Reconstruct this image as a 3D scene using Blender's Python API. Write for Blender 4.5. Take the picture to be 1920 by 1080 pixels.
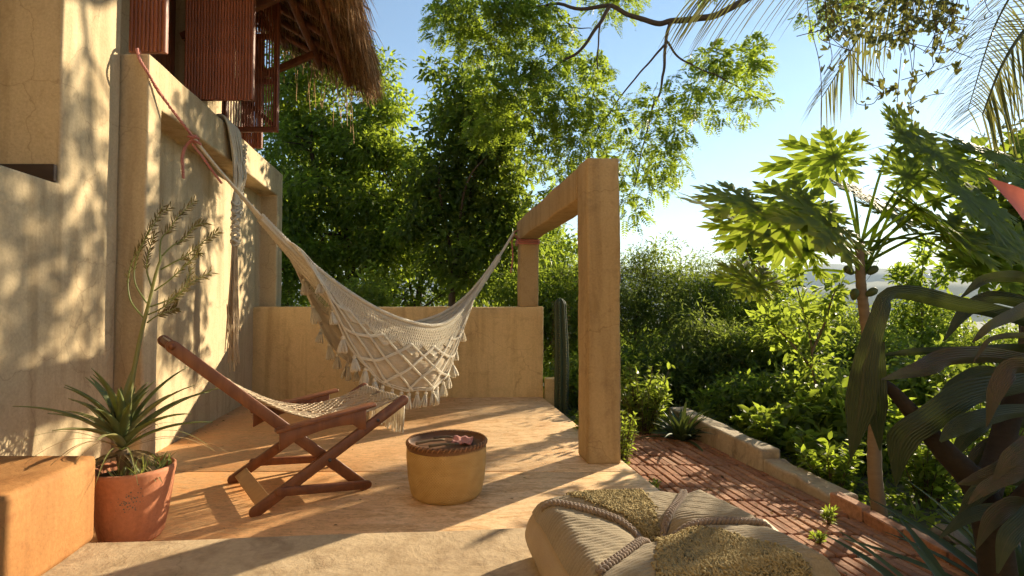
import bpy, bmesh, math, random
import numpy as np
from mathutils import Vector, Matrix, noise

for o in list(bpy.data.objects):
    bpy.data.objects.remove(o)
R = math.radians
rng = np.random.default_rng(11)
random.seed(11)
scene = bpy.context.scene
col = scene.collection

# ------------------------------------------------------------------ camera
EYE = 1.2
cam_d = bpy.data.cameras.new('camera')
cam_d.sensor_width = 36.0
cam_d.lens = 18.75
cam_d.clip_start = 0.05
cam_d.clip_end = 30000
cam = bpy.data.objects.new('camera', cam_d)
PITCH = math.atan(0.030)
cam.location = (0, 0, EYE)
cam.rotation_euler = (math.pi / 2 + PITCH, 0, 0)
col.objects.link(cam)
scene.camera = cam

# ------------------------------------------------------------------ light
SUN_AZ, SUN_EL = R(45.5), R(19.5)
SUN = Vector((math.sin(SUN_AZ) * math.cos(SUN_EL), math.cos(SUN_AZ) * math.cos(SUN_EL), math.sin(SUN_EL)))
world = bpy.data.worlds.new('World')
scene.world = world
world.use_nodes = True
wn = world.node_tree
sky = wn.nodes.new('ShaderNodeTexSky')
sky.sky_type = 'NISHITA'
sky.sun_disc = False
sky.sun_elevation = SUN_EL
sky.sun_rotation = SUN_AZ
sky.altitude = 200
sky.air_density = 1.25
sky.dust_density = 0.05
sky.ozone_density = 2.0
bg = wn.nodes['Background']
bg.inputs['Strength'].default_value = 0.079
wn.links.new(sky.outputs[0], bg.inputs['Color'])
sun_d = bpy.data.lights.new('sun', 'SUN')
sun_d.energy = 5.0
sun_d.angle = R(0.6)
sun_d.color = (1.0, 0.855, 0.61)
sun = bpy.data.objects.new('sun', sun_d)
sun.rotation_euler = SUN.to_track_quat('Z', 'Y').to_euler()
sun.location = (20, 20, 12)
col.objects.link(sun)
vs = scene.view_settings
vs.view_transform = 'Standard'
vs.look = 'None'
vs.exposure = 1.4
vs.gamma = 1.0
vs.use_curve_mapping = False
scene.cycles.use_denoising = True
scene.cycles.max_bounces = 5
scene.cycles.diffuse_bounces = 3
scene.cycles.transmission_bounces = 4
scene.cycles.volume_bounces = 0
scene.cycles.use_light_tree = False
scene.cycles.sample_clamp_indirect = 6.0
scene.cycles.use_adaptive_sampling = True
scene.cycles.adaptive_threshold = 0.025


# ------------------------------------------------------------------ helpers
def at(px, py, Y):
    """point seen at that place of the 1920x1080 photograph, Y metres ahead (for layout only)"""
    x = (px - 960) / 1000.0
    y = (540 - py) / 1000.0
    c, s = math.cos(PITCH), math.sin(PITCH)
    d = (x, c - y * s, s + y * c)
    t = Y / d[1]
    return np.array((d[0] * t, Y, EYE + d[2] * t))


def L(lat, Y, z):
    """the terrace's own axes: lat across, Y along the terrace, which runs a little to the left"""
    return (lat - 0.163 * Y, Y, z)


def nrm(a):
    a = np.asarray(a, float)
    return a / np.maximum(np.linalg.norm(a, axis=-1, keepdims=True), 1e-9)


class MB:
    """collects vertices and faces, builds ONE mesh object"""
    def __init__(self):
        self.v, self.f, self.t, self.n = [], {}, [], 0

    def add(self, verts, faces, tint=None):
        verts = np.asarray(verts, float).reshape(-1, 3)
        faces = np.asarray(faces, int)
        self.v.append(verts)
        self.f.setdefault(faces.shape[1], []).append(faces + self.n)
        if tint is None:
            tint = 0.5
        self.t.append(np.broadcast_to(np.asarray(tint, float), (len(verts),)))
        self.n += len(verts)

    def addl(self, verts, faces, tint=None):
        """faces of mixed size"""
        base = self.n
        verts = np.asarray(verts, float).reshape(-1, 3)
        self.v.append(verts)
        self.t.append(np.full(len(verts), 0.5 if tint is None else tint))
        for f in faces:
            self.f.setdefault(len(f), []).append(np.asarray([f], int) + base)
        self.n += len(verts)

    def mesh(self, name, smooth=False):
        V = np.concatenate(self.v)
        me = bpy.data.meshes.new(name)
        me.vertices.add(len(V))
        me.vertices.foreach_set('co', V.astype(np.float32).ravel())
        loops, starts, tot = [], [], 0
        for k, fl in self.f.items():
            F = np.concatenate(fl)
            loops.append(F.ravel())
            starts.append(np.arange(len(F)) * k + tot)
            tot += F.size
        loops = np.concatenate(loops)
        starts = np.concatenate(starts)
        me.loops.add(len(loops))
        me.loops.foreach_set('vertex_index', loops.astype(np.int32))
        me.polygons.add(len(starts))
        me.polygons.foreach_set('loop_start', starts.astype(np.int32))
        if smooth:
            me.polygons.foreach_set('use_smooth', np.ones(len(starts), bool))
        a = me.attributes.new('tint', 'FLOAT', 'POINT')
        a.data.foreach_set('value', np.concatenate(self.t).astype(np.float32))
        me.update(calc_edges=True)
        me.validate()
        return me

    def build(self, name, mat=None, parent=None, smooth=False, bevel=0, seg=2):
        me = self.mesh(name, smooth)
        return link(name, me, mat, parent, bevel, seg)


def link(name, me, mat=None, parent=None, bevel=0, seg=2):
    o = bpy.data.objects.new(name, me)
    if mat is not None and not me.materials:
        me.materials.append(mat)
    col.objects.link(o)
    if parent is not None:
        o.parent = parent
    if bevel:
        b = o.modifiers.new('bevel', 'BEVEL')
        b.width = bevel
        b.segments = seg
        b.limit_method = 'ANGLE'
        b.angle_limit = R(35)
        b.harden_normals = False
    return o


def tag(o, label=None, cat=None, group=None, kind=None):
    if label:
        o['label'] = label
    if cat:
        o['category'] = cat
    if group:
        o['group'] = group
    if kind:
        o['kind'] = kind
    return o


def thing(name, label, cat, group=None, loc=(0, 0, 0)):
    o = bpy.data.objects.new(name, None)
    o.empty_display_size = 0.1
    o.location = loc
    col.objects.link(o)
    return tag(o, label, cat, group)


def hexa(mb, p8, tint=None):
    """8 corners: bottom four then top four, same winding"""
    mb.add(p8, [(0, 3, 2, 1), (4, 5, 6, 7), (0, 1, 5, 4), (1, 2, 6, 5), (2, 3, 7, 6), (3, 0, 4, 7)], tint)


def box(mb, c, s, ax=None, tint=None):
    """box of size s about c; ax = three unit axes"""
    c = np.asarray(c, float)
    A = np.eye(3) if ax is None else np.asarray(ax, float)
    h = np.asarray(s, float) / 2
    p = []
    for z in (-1, 1):
        for x, y in ((-1, -1), (1, -1), (1, 1), (-1, 1)):
            p.append(c + A[0] * x * h[0] + A[1] * y * h[1] + A[2] * z * h[2])
    hexa(mb, p, tint)


def cells(lats, ys, zs, solid, wob=0.0):
    """a solid cut out of a grid: only faces between solid and empty; vertices shared (so that edges can be bevelled)"""
    mb = MB()
    idx, V, F = {}, [], []

    def vid(i, j, k):
        if (i, j, k) not in idx:
            idx[(i, j, k)] = len(V)
            p = Vector(L(lats[i], ys[j], zs[k]))
            if wob:
                p += noise.noise_vector(p * 2.3) * wob
            V.append(tuple(p))
        return idx[(i, j, k)]
    ni, nj, nk = len(lats) - 1, len(ys) - 1, len(zs) - 1

    def s(i, j, k):
        if i < 0 or j < 0 or k < 0 or i >= ni or j >= nj or k >= nk:
            return False
        return solid((lats[i] + lats[i + 1]) / 2, (ys[j] + ys[j + 1]) / 2, (zs[k] + zs[k + 1]) / 2)
    for i in range(ni):
        for j in range(nj):
            for k in range(nk):
                if not s(i, j, k):
                    continue
                c = lambda a, b, d: vid(i + a, j + b, k + d)
                if not s(i - 1, j, k): F.append((c(0, 0, 0), c(0, 0, 1), c(0, 1, 1), c(0, 1, 0)))
                if not s(i + 1, j, k): F.append((c(1, 0, 0), c(1, 1, 0), c(1, 1, 1), c(1, 0, 1)))
                if not s(i, j - 1, k): F.append((c(0, 0, 0), c(1, 0, 0), c(1, 0, 1), c(0, 0, 1)))
                if not s(i, j + 1, k): F.append((c(0, 1, 0), c(0, 1, 1), c(1, 1, 1), c(1, 1, 0)))
                if not s(i, j, k - 1): F.append((c(0, 0, 0), c(0, 1, 0), c(1, 1, 0), c(1, 0, 0)))
                if not s(i, j, k + 1): F.append((c(0, 0, 1), c(1, 0, 1), c(1, 1, 1), c(0, 1, 1)))
    mb.add(V, F)
    return mb


def grid_lines(vals, step):
    """the given break points with extra lines between them about every step"""
    out = [vals[0]]
    for a, b in zip(vals, vals[1:]):
        n = max(1, int(round((b - a) / step)))
        out += [a + (b - a) * (q + 1) / n for q in range(n)]
    return out


def spline(pts, n):
    """Catmull-Rom through pts, n samples"""
    P = np.asarray(pts, float)
    P = np.vstack([2 * P[0] - P[1], P, 2 * P[-1] - P[-2]])
    m = len(P) - 3
    u = np.linspace(0, m - 1e-6, n)
    i = u.astype(int)
    t = (u - i)[:, None]
    a, b, c, d = P[i], P[i + 1], P[i + 2], P[i + 3]
    return 0.5 * ((2 * b) + (-a + c) * t + (2 * a - 5 * b + 4 * c - d) * t ** 2 + (-a + 3 * b - 3 * c + d) * t ** 3)


def frames(P):
    T = nrm(np.gradient(P, axis=0))
    ref = np.array((0.0, 0.0, 1.0)) if abs(T[0][2]) < 0.9 else np.array((1.0, 0.0, 0.0))
    n = nrm(np.cross(T[0], ref))
    N = [n]
    for k in range(1, len(P)):
        n = n - T[k] * np.dot(n, T[k])
        ln = np.linalg.norm(n)
        n = n / ln if ln > 1e-6 else N[-1]
        N.append(n)
    N = np.array(N)
    return T, N, np.cross(T, N)


def tube(mb, P, r, sides=6, cap=True, tint=None):
    P = np.asarray(P, float)
    n = len(P)
    r = np.broadcast_to(np.asarray(r, float), (n,))
    T, N, B = frames(P)
    a = np.arange(sides) * 2 * math.pi / sides
    V = P[:, None, :] + r[:, None, None] * (np.cos(a)[None, :, None] * N[:, None, :] + np.sin(a)[None, :, None] * B[:, None, :])
    i = np.arange(n - 1)[:, None] * sides
    j = np.arange(sides)[None, :]
    j2 = (j + 1) % sides
    F = np.stack([i + j, i + j2, i + sides + j2, i + sides + j], -1).reshape(-1, 4)
    V = V.reshape(-1, 3)
    base = mb.n
    mb.add(V, F, tint)
    if cap:
        mb.f.setdefault(sides, []).append(np.array([list(range(sides))[::-1]]) + base)
        mb.f.setdefault(sides, []).append(np.array([list(range((n - 1) * sides, n * sides))]) + base)


def rope(mb, P, r, strands=3, turns=20, sides=5, tint=None):
    """laid rope: strands twisted about the path"""
    T, N, B = frames(P)
    d = np.concatenate([[0], np.cumsum(np.linalg.norm(np.diff(P, axis=0), axis=1))])
    ph = d / d[-1] * turns * 2 * math.pi
    for k in range(strands):
        a = ph + 2 * math.pi * k / strands
        Q = P + r * 0.55 * (np.cos(a)[:, None] * N + np.sin(a)[:, None] * B)
        tube(mb, Q, r * 0.55, sides, True, tint)


def segs(mb, P0, P1, r, tint=None, sides=3):
    """many straight thin sticks at once"""
    P0, P1 = np.asarray(P0, float), np.asarray(P1, float)
    n = len(P0)
    if n == 0:
        return
    T = nrm(P1 - P0)
    ref = np.where(np.abs(T[:, 2:3]) < 0.9, np.array([[0, 0, 1.0]]), np.array([[1.0, 0, 0]]))
    A = nrm(np.cross(T, ref))
    B = np.cross(T, A)
    r = np.broadcast_to(np.asarray(r, float), (n,))[:, None, None]
    a = np.arange(sides) * 2 * math.pi / sides
    ring = np.cos(a)[None, :, None] * A[:, None, :] + np.sin(a)[None, :, None] * B[:, None, :]
    V = np.concatenate([P0[:, None, :] + r * ring, P1[:, None, :] + r * ring], 1)
    j = np.arange(sides)
    j2 = (j + 1) % sides
    F = np.stack([j, j2, j2 + sides, j + sides], -1)[None] + (np.arange(n) * 2 * sides)[:, None, None]
    t = None if tint is None else np.repeat(np.broadcast_to(tint, (n,)), 2 * sides)
    mb.add(V.reshape(-1, 3), F.reshape(-1, 4), t)


def tubes(mb, P, r, sides=3, tint=None):
    """many short tubes of equal point count at once: P (n,m,3), r (m,)"""
    n, m = P.shape[:2]
    T = nrm(np.gradient(P, axis=1))
    A = nrm(np.cross(T, np.array((0.31, 0.52, 0.79))))
    B = np.cross(T, A)
    a = np.arange(sides) * 2 * math.pi / sides
    V = P[:, :, None, :] + np.asarray(r)[None, :, None, None] * (np.cos(a)[:, None] * A[:, :, None, :] + np.sin(a)[:, None] * B[:, :, None, :])
    i = np.arange(m - 1)[:, None] * sides
    j = np.arange(sides)[None, :]
    F = np.stack([i + j, i + (j + 1) % sides, i + sides + (j + 1) % sides, i + sides + j], -1).reshape(-1, 4)
    F = F[None] + (np.arange(n) * m * sides)[:, None, None]
    mb.add(V.reshape(-1, 3), F.reshape(-1, 4), None if tint is None else np.repeat(tint, m * sides))


def lathe(mb, prof, n=48, c=(0, 0, 0), tint=None, close=False):
    a = np.arange(n) * 2 * math.pi / n
    V = np.array([[(c[0] + r * math.cos(t), c[1] + r * math.sin(t), c[2] + z) for t in a] for r, z in prof]).reshape(-1, 3)
    m = len(prof)
    i = np.arange(m - 1)[:, None] * n
    j = np.arange(n)[None, :]
    F = np.stack([i + j, i + (j + 1) % n, i + n + (j + 1) % n, i + n + j], -1).reshape(-1, 4)
    mb.add(V, F, tint)


def sheet(mb, G, tint=None, flip=False):
    """grid of points (a,b,3)"""
    a, b = G.shape[:2]
    i = np.arange(a - 1)[:, None] * b
    j = np.arange(b - 1)[None, :]
    F = np.stack([i + j, i + j + 1, i + b + j + 1, i + b + j], -1).reshape(-1, 4)
    if flip:
        F = F[:, ::-1]
    mb.add(G.reshape(-1, 3), F, tint)


def leaves(mb, P, A, Nn, Ln, W, fold=0.2, curl=0.12, tint=None, rich=False):
    """many leaves: base P, axis A, normal Nn, length Ln, width W"""
    n = len(P)
    if n == 0:
        return
    A = nrm(A)
    S = nrm(np.cross(A, Nn))
    U = np.cross(S, A)
    Ln = np.broadcast_to(np.asarray(Ln, float), (n,))[:, None]
    W = np.broadcast_to(np.asarray(W, float), (n,))[:, None]
    if tint is None:
        tint = rng.random(n)
    if not rich:
        m = P + A * Ln * 0.45
        V = np.stack([P, m + S * W * 0.5 + U * W * fold, P + A * Ln - U * Ln * curl, m - S * W * 0.5 + U * W * fold], 1)
        F = np.array([(0, 1, 2), (0, 2, 3)])[None] + (np.arange(n) * 4)[:, None, None]
        mb.add(V.reshape(-1, 3), F.reshape(-1, 3), np.repeat(tint, 4))
    else:
        m1 = P + A * Ln * 0.28
        m2 = P + A * Ln * 0.66 - U * Ln * curl * 0.4
        V = np.stack([P, m1 + S * W * 0.46 + U * W * fold, m2 + S * W * 0.42 + U * W * fold, P + A * Ln - U * Ln * curl,
                      m2 - S * W * 0.42 + U * W * fold, m1 - S * W * 0.46 + U * W * fold, m1, m2], 1)
        F = np.array([(0, 1, 6), (0, 6, 5), (2, 3, 7), (7, 3, 4)])[None] + (np.arange(n) * 8)[:, None, None]
        Q = np.array([(1, 2, 7, 6), (6, 7, 4, 5)])[None] + (np.arange(n) * 8)[:, None, None]
        b = mb.n
        mb.add(V.reshape(-1, 3), F.reshape(-1, 3), np.repeat(tint, 8))
        mb.f.setdefault(4, []).append(Q.reshape(-1, 4) + b)


def strap(mb, P, W, side=None, fold=0.25, tint=None, wave=0.0, ph=0.0):
    """one long leaf along the path P with half-widths W, folded along the midrib"""
    P = np.asarray(P, float)
    n = len(P)
    T = nrm(np.gradient(P, axis=0))
    if side is None:
        s0 = np.cross(T[0], (0, 0, 1.0))
        if np.linalg.norm(s0) < 0.1:
            s0 = np.cross(T[-1], (0, 0, 1.0))
        side = nrm(s0)
    S = np.asarray(side, float)
    S = nrm(S[None] - T * (T @ S)[:, None]) if S.ndim == 1 else S
    U = np.cross(S, T)
    W = np.asarray(W, float)[:, None]
    k = np.linspace(0, 1, n)[:, None]
    wv = wave * np.sin(k * 17 + ph)
    G = np.stack([P + S * W + U * (W * fold + wv * W), P + S * W * 0.5 + U * W * fold * 0.4, P,
                  P - S * W * 0.5 + U * W * fold * 0.4, P - S * W + U * (W * fold - wv * W)], 1)
    sheet(mb, G, tint)


# ------------------------------------------------------------------ materials
def N(nt, kind, **kw):
    n = nt.nodes.new(kind)
    for k, v in kw.items():
        if k in n.inputs:
            n.inputs[k].default_value = v
        else:
            setattr(n, k, v)
    return n


def new_mat(name):
    m = bpy.data.materials.new(name)
    m.use_nodes = True
    nt = m.node_tree
    return m, nt, nt.nodes['Principled BSDF'], nt.nodes['Material Output']


def ramp(nt, fac, stops):
    r = nt.nodes.new('ShaderNodeValToRGB')
    e = r.color_ramp.elements
    while len(e) < len(stops):
        e.new(0.5)
    for i, (p, c) in enumerate(stops):
        e[i].position = p
        e[i].color = (*c, 1) if len(c) == 3 else c
    nt.links.new(fac, r.inputs[0])
    return r


def mix(nt, fac, a, b, mode='MIX'):
    m = nt.nodes.new('ShaderNodeMix')
    m.data_type = 'RGBA'
    m.blend_type = mode
    for sock, v in ((m.inputs[0], fac), (m.inputs[6], a), (m.inputs[7], b)):
        if hasattr(v, 'is_linked') or hasattr(v, 'links'):
            nt.links.new(v, sock)
        elif isinstance(v, (int, float)):
            sock.default_value = v
        else:
            sock.default_value = (*v, 1)
    return m.outputs[2]


def coords(nt, scale=(1, 1, 1), kind='Object', rot=(0, 0, 0)):
    tc = nt.nodes.new('ShaderNodeTexCoord')
    mp = nt.nodes.new('ShaderNodeMapping')
    mp.inputs['Scale'].default_value = scale
    mp.inputs['Rotation'].default_value = rot
    nt.links.new(tc.outputs[kind], mp.inputs[0])
    return mp.outputs[0]


def noise_t(nt, co, scale, detail=5, rough=0.55, dist=0.0):
    n = N(nt, 'ShaderNodeTexNoise', Scale=scale, Detail=detail, Roughness=rough, Distortion=dist)
    nt.links.new(co, n.inputs['Vector'])
    return n.outputs['Fac']


def bump(nt, bsdf, h, strength=0.3, dist=0.02, prev=None):
    b = N(nt, 'ShaderNodeBump', Strength=strength, Distance=dist)
    nt.links.new(h, b.inputs['Height'])
    if prev is not None:
        nt.links.new(prev, b.inputs['Normal'])
    nt.links.new(b.outputs[0], bsdf.inputs['Normal'])
    return b.outputs[0]


def plaster_mat(name, c1, c2, c3, stain=0.5, rough=0.85, fine=60, bs=0.35):
    m, nt, b, out = new_mat(name)
    co = coords(nt)
    big = noise_t(nt, co, 1.1, 6, 0.62, 0.4)
    mid = noise_t(nt, co, 5.5, 6, 0.65, 0.8)
    fn = noise_t(nt, co, fine, 4, 0.6)
    r1 = ramp(nt, big, [(0.32, c1), (0.68, c2)])
    r2 = ramp(nt, mid, [(0.52, (0, 0, 0)), (0.74, (1, 1, 1))])
    f = N(nt, 'ShaderNodeMath', operation='MULTIPLY')
    nt.links.new(r2.outputs[0], f.inputs[0])
    f.inputs[1].default_value = stain
    c = mix(nt, f.outputs[0], r1.outputs[0], c3)
    r3 = ramp(nt, fn, [(0.3, (0.86, 0.86, 0.86)), (0.7, (1.06, 1.06, 1.06))])
    c = mix(nt, 1.0, c, r3.outputs[0], 'MULTIPLY')
    run = noise_t(nt, coords(nt, (7, 7, 0.5)), 1.0, 6, 0.6, 0.3)
    r5 = ramp(nt, run, [(0.34, (0.72, 0.68, 0.63)), (0.52, (1, 1, 1))])
    c = mix(nt, 0.8, c, r5.outputs[0], 'MULTIPLY')
    # hairline cracks
    wv = N(nt, 'ShaderNodeTexNoise', Scale=2.6, Detail=5.0)
    nt.links.new(co, wv.inputs['Vector'])
    ad = N(nt, 'ShaderNodeMixRGB', blend_type='ADD')
    ad.inputs[0].default_value = 0.55
    nt.links.new(co, ad.inputs[1])
    nt.links.new(wv.outputs['Color'], ad.inputs[2])
    vo = N(nt, 'ShaderNodeTexVoronoi', feature='DISTANCE_TO_EDGE', Scale=0.8)
    nt.links.new(ad.outputs[0], vo.inputs['Vector'])
    r6 = ramp(nt, vo.outputs['Distance'], [(0.0, (0.55, 0.5, 0.45)), (0.0045, (1, 1, 1))])
    c = mix(nt, 0.55, c, r6.outputs[0], 'MULTIPLY')
    # pits
    pt = N(nt, 'ShaderNodeTexVoronoi', Scale=34.0)
    nt.links.new(co, pt.inputs['Vector'])
    r7 = ramp(nt, pt.outputs['Distance'], [(0.07, (0.62, 0.58, 0.52)), (0.12, (1, 1, 1))])
    c = mix(nt, 0.5, c, r7.outputs[0], 'MULTIPLY')
    nt.links.new(c, b.inputs['Base Color'])
    b.inputs['Roughness'].default_value = rough
    b.inputs['Specular IOR Level'].default_value = 0.25
    n1 = bump(nt, b, mid, bs * 0.6, 0.03)
    bump(nt, b, fn, bs, 0.006, n1)
    return m


M = {}
M['plaster'] = plaster_mat('plaster', (0.49, 0.375, 0.225), (0.56, 0.44, 0.275), (0.38, 0.28, 0.155), 0.5)
M['plaster_back'] = plaster_mat('plaster_stained', (0.64, 0.45, 0.22), (0.70, 0.51, 0.26), (0.50, 0.345, 0.165), 0.8)
M['post'] = plaster_mat('plaster_post', (0.37, 0.25, 0.12), (0.44, 0.305, 0.15), (0.29, 0.19, 0.09), 0.8)
M['bench'] = plaster_mat('plaster_bench', (0.32, 0.140, 0.042), (0.39, 0.195, 0.068), (0.26, 0.10, 0.030), 0.8, 0.8)
M['slab'] = plaster_mat('slab_concrete', (0.40, 0.285, 0.165), (0.49, 0.365, 0.225), (0.28, 0.19, 0.11), 0.9, 0.7, 45, 0.5)
M['kerb'] = plaster_mat('kerb_concrete', (0.34, 0.27, 0.185), (0.42, 0.34, 0.24), (0.19, 0.145, 0.10), 0.9, 0.9, 40, 0.6)


def floor_mat():
    m, nt, b, out = new_mat('oxide_floor')
    co = coords(nt)
    cs = coords(nt, (1.0, 3.2, 1.0), rot=(0, 0, R(-14)))
    big = noise_t(nt, co, 0.55, 5, 0.6, 0.6)
    st = noise_t(nt, cs, 4.0, 8, 0.72, 1.2)
    fn = noise_t(nt, co, 55, 5, 0.65)
    r1 = ramp(nt, big, [(0.30, (0.68, 0.335, 0.130)), (0.68, (0.82, 0.565, 0.320))])
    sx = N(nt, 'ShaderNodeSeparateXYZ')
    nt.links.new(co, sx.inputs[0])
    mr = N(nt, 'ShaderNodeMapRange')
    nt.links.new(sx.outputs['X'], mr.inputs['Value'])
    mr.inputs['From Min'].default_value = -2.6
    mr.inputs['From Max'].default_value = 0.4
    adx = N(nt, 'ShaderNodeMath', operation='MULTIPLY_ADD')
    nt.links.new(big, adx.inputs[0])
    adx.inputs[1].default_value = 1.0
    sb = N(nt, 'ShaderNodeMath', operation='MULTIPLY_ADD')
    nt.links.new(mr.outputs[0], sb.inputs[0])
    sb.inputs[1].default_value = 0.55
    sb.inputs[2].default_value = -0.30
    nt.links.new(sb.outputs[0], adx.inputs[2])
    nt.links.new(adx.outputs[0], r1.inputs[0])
    r2 = ramp(nt, st, [(0.46, (0, 0, 0)), (0.60, (1, 1, 1))])
    md = noise_t(nt, coords(nt, (1.0, 2.2, 1.0), rot=(0, 0, R(20))), 13, 8, 0.75, 1.5)
    c = mix(nt, r2.outputs[0], r1.outputs[0], (0.60, 0.345, 0.155))
    r4 = ramp(nt, md, [(0.36, (0.70, 0.66, 0.62)), (0.50, (1, 1, 1)), (0.66, (1.06, 1.06, 1.06))])
    c = mix(nt, 1.0, c, r4.outputs[0], 'MULTIPLY')
    r3 = ramp(nt, fn, [(0.28, (0.82, 0.82, 0.82)), (0.7, (1.07, 1.07, 1.07))])
    c = mix(nt, 1.0, c, r3.outputs[0], 'MULTIPLY')
    nt.links.new(c, b.inputs['Base Color'])
    rr = ramp(nt, st, [(0.35, (0.42, 0.42, 0.42)), (0.7, (0.62, 0.62, 0.62))])
    nt.links.new(rr.outputs[0], b.inputs['Roughness'])
    b.inputs['Specular IOR Level'].default_value = 0.35
    n1 = bump(nt, b, st, 0.22, 0.012)
    bump(nt, b, fn, 0.25, 0.004, n1)
    return m


M['floor'] = floor_mat()


def tint_mat(name, stops, rough=0.8, bumpscale=None, noise_amt=0.0, spec=0.3, bstr=0.4, sc=(1, 1, 1)):
    """colour from the per-piece 'tint' with a little grain"""
    m, nt, b, out = new_mat(name)
    at_ = nt.nodes.new('ShaderNodeAttribute')
    at_.attribute_name = 'tint'
    fac = at_.outputs['Fac']
    co = coords(nt, sc)
    if noise_amt:
        nz = noise_t(nt, co, bumpscale or 40, 6, 0.65)
        ad = N(nt, 'ShaderNodeMath', operation='MULTIPLY_ADD')
        nt.links.new(nz, ad.inputs[0])
        ad.inputs[1].default_value = noise_amt
        sb = N(nt, 'ShaderNodeMath', operation='SUBTRACT')
        nt.links.new(fac, sb.inputs[0])
        sb.inputs[1].default_value = noise_amt / 2
        nt.links.new(sb.outputs[0], ad.inputs[2])
        fac = ad.outputs[0]
    r = ramp(nt, fac, stops)
    nt.links.new(r.outputs[0], b.inputs['Base Color'])
    b.inputs['Roughness'].default_value = rough
    b.inputs['Specular IOR Level'].default_value = spec
    if bumpscale:
        bump(nt, b, noise_t(nt, co, bumpscale, 6, 0.65), bstr, 0.005)
    return m


def brick_mat():
    m, nt, b, out = new_mat('brick')
    oi = nt.nodes.new('ShaderNodeObjectInfo')
    co = coords(nt)
    geo = nt.nodes.new('ShaderNodeNewGeometry')
    nz = noise_t(nt, geo.outputs['Position'], 30, 6, 0.7)
    n2 = noise_t(nt, geo.outputs['Position'], 3.2, 5, 0.6)
    r = ramp(nt, oi.outputs['Random'], [(0.0, (0.28, 0.125, 0.068)), (0.5, (0.38, 0.18, 0.10)), (1.0, (0.48, 0.26, 0.155))])
    r2 = ramp(nt, nz, [(0.32, (0.62, 0.62, 0.62)), (0.68, (1.12, 1.12, 1.12))])
    c = mix(nt, 1.0, r.outputs[0], r2.outputs[0], 'MULTIPLY')
    r3 = ramp(nt, n2, [(0.48, (0, 0, 0)), (0.72, (0.6, 0.6, 0.6))])
    c = mix(nt, r3.outputs[0], c, (0.20, 0.13, 0.085))
    nt.links.new(c, b.inputs['Base Color'])
    b.inputs['Roughness'].default_value = 0.9
    b.inputs['Specular IOR Level'].default_value = 0.2
    bump(nt, b, nz, 0.6, 0.008)
    return m


M['brick'] = brick_mat()


def wood_mat(name, c1, c2, rough=0.5, sc=(30, 30, 3), coat=0.15):
    m, nt, b, out = new_mat(name)
    co = coords(nt, sc)
    nz = noise_t(nt, co, 1.0, 6, 0.6, 0.6)
    n2 = noise_t(nt, coords(nt), 90, 4, 0.6)
    oi = nt.nodes.new('ShaderNodeObjectInfo')
    r = ramp(nt, nz, [(0.3, c1), (0.7, c2)])
    r2 = ramp(nt, oi.outputs['Random'], [(0, (0.78, 0.78, 0.78)), (1, (1.12, 1.12, 1.12))])
    c = mix(nt, 1.0, r.outputs[0], r2.outputs[0], 'MULTIPLY')
    nt.links.new(c, b.inputs['Base Color'])
    b.inputs['Roughness'].default_value = rough
    b.inputs['Coat Weight'].default_value = coat
    b.inputs['Coat Roughness'].default_value = 0.35
    n1 = bump(nt, b, nz, 0.15, 0.004)
    bump(nt, b, n2, 0.12, 0.002, n1)
    return m


M['chair'] = wood_mat('chair_wood', (0.125, 0.036, 0.010), (0.225, 0.074, 0.020), 0.5, (22, 22, 5), 0.04)
M['bamboo'] = wood_mat('bamboo', (0.16, 0.040, 0.012), (0.30, 0.085, 0.026), 0.5, (60, 60, 6), 0.04)
M['frame'] = wood_mat('frame_wood', (0.12, 0.030, 0.012), (0.20, 0.055, 0.022), 0.55, (30, 30, 6), 0.05)
M['rafter'] = wood_mat('rafter_wood', (0.13, 0.042, 0.018), (0.22, 0.075, 0.032), 0.65, (20, 20, 6), 0.0)
M['pale_wood'] = wood_mat('pale_wood', (0.42, 0.23, 0.085), (0.52, 0.30, 0.12), 0.6, (20, 20, 8), 0.0)
M['dark_board'] = wood_mat('dark_board', (0.030, 0.013, 0.006), (0.05, 0.022, 0.010), 0.7, (10, 30, 30), 0.0)
M['bark'] = tint_mat('bark', [(0, (0.045, 0.030, 0.020)), (1, (0.15, 0.105, 0.07))], 0.95, 22, 0.8, 0.15, 0.9, (1, 1, 0.35))
M['bark_dark'] = tint_mat('bark_dark', [(0, (0.014, 0.011, 0.008)), (1, (0.050, 0.038, 0.028))], 0.9, 26, 0.8, 0.15, 0.9, (1, 1, 2.0))
M['bark_pale'] = tint_mat('bark_pale', [(0, (0.085, 0.06, 0.035)), (1, (0.25, 0.18, 0.11))], 0.9, 26, 0.8, 0.15, 0.7, (0.4, 0.4, 2.2))
M['thatch'] = tint_mat('thatch', [(0, (0.07, 0.035, 0.015)), (0.5, (0.24, 0.13, 0.055)), (1, (0.46, 0.29, 0.14))], 0.85, None, 0, 0.2)
M['metal'] = tint_mat('dark_bolt', [(0, (0.03, 0.02, 0.015)), (1, (0.05, 0.035, 0.03))], 0.45, None, 0, 0.5)
M['soil'] = plaster_mat('soil', (0.060, 0.042, 0.026), (0.085, 0.060, 0.036), (0.030, 0.022, 0.014), 0.8, 0.95, 25, 1.0)
M['stone'] = plaster_mat('stone', (0.14, 0.12, 0.095), (0.20, 0.17, 0.13), (0.08, 0.07, 0.05), 0.7, 0.9, 20, 0.8)


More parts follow.
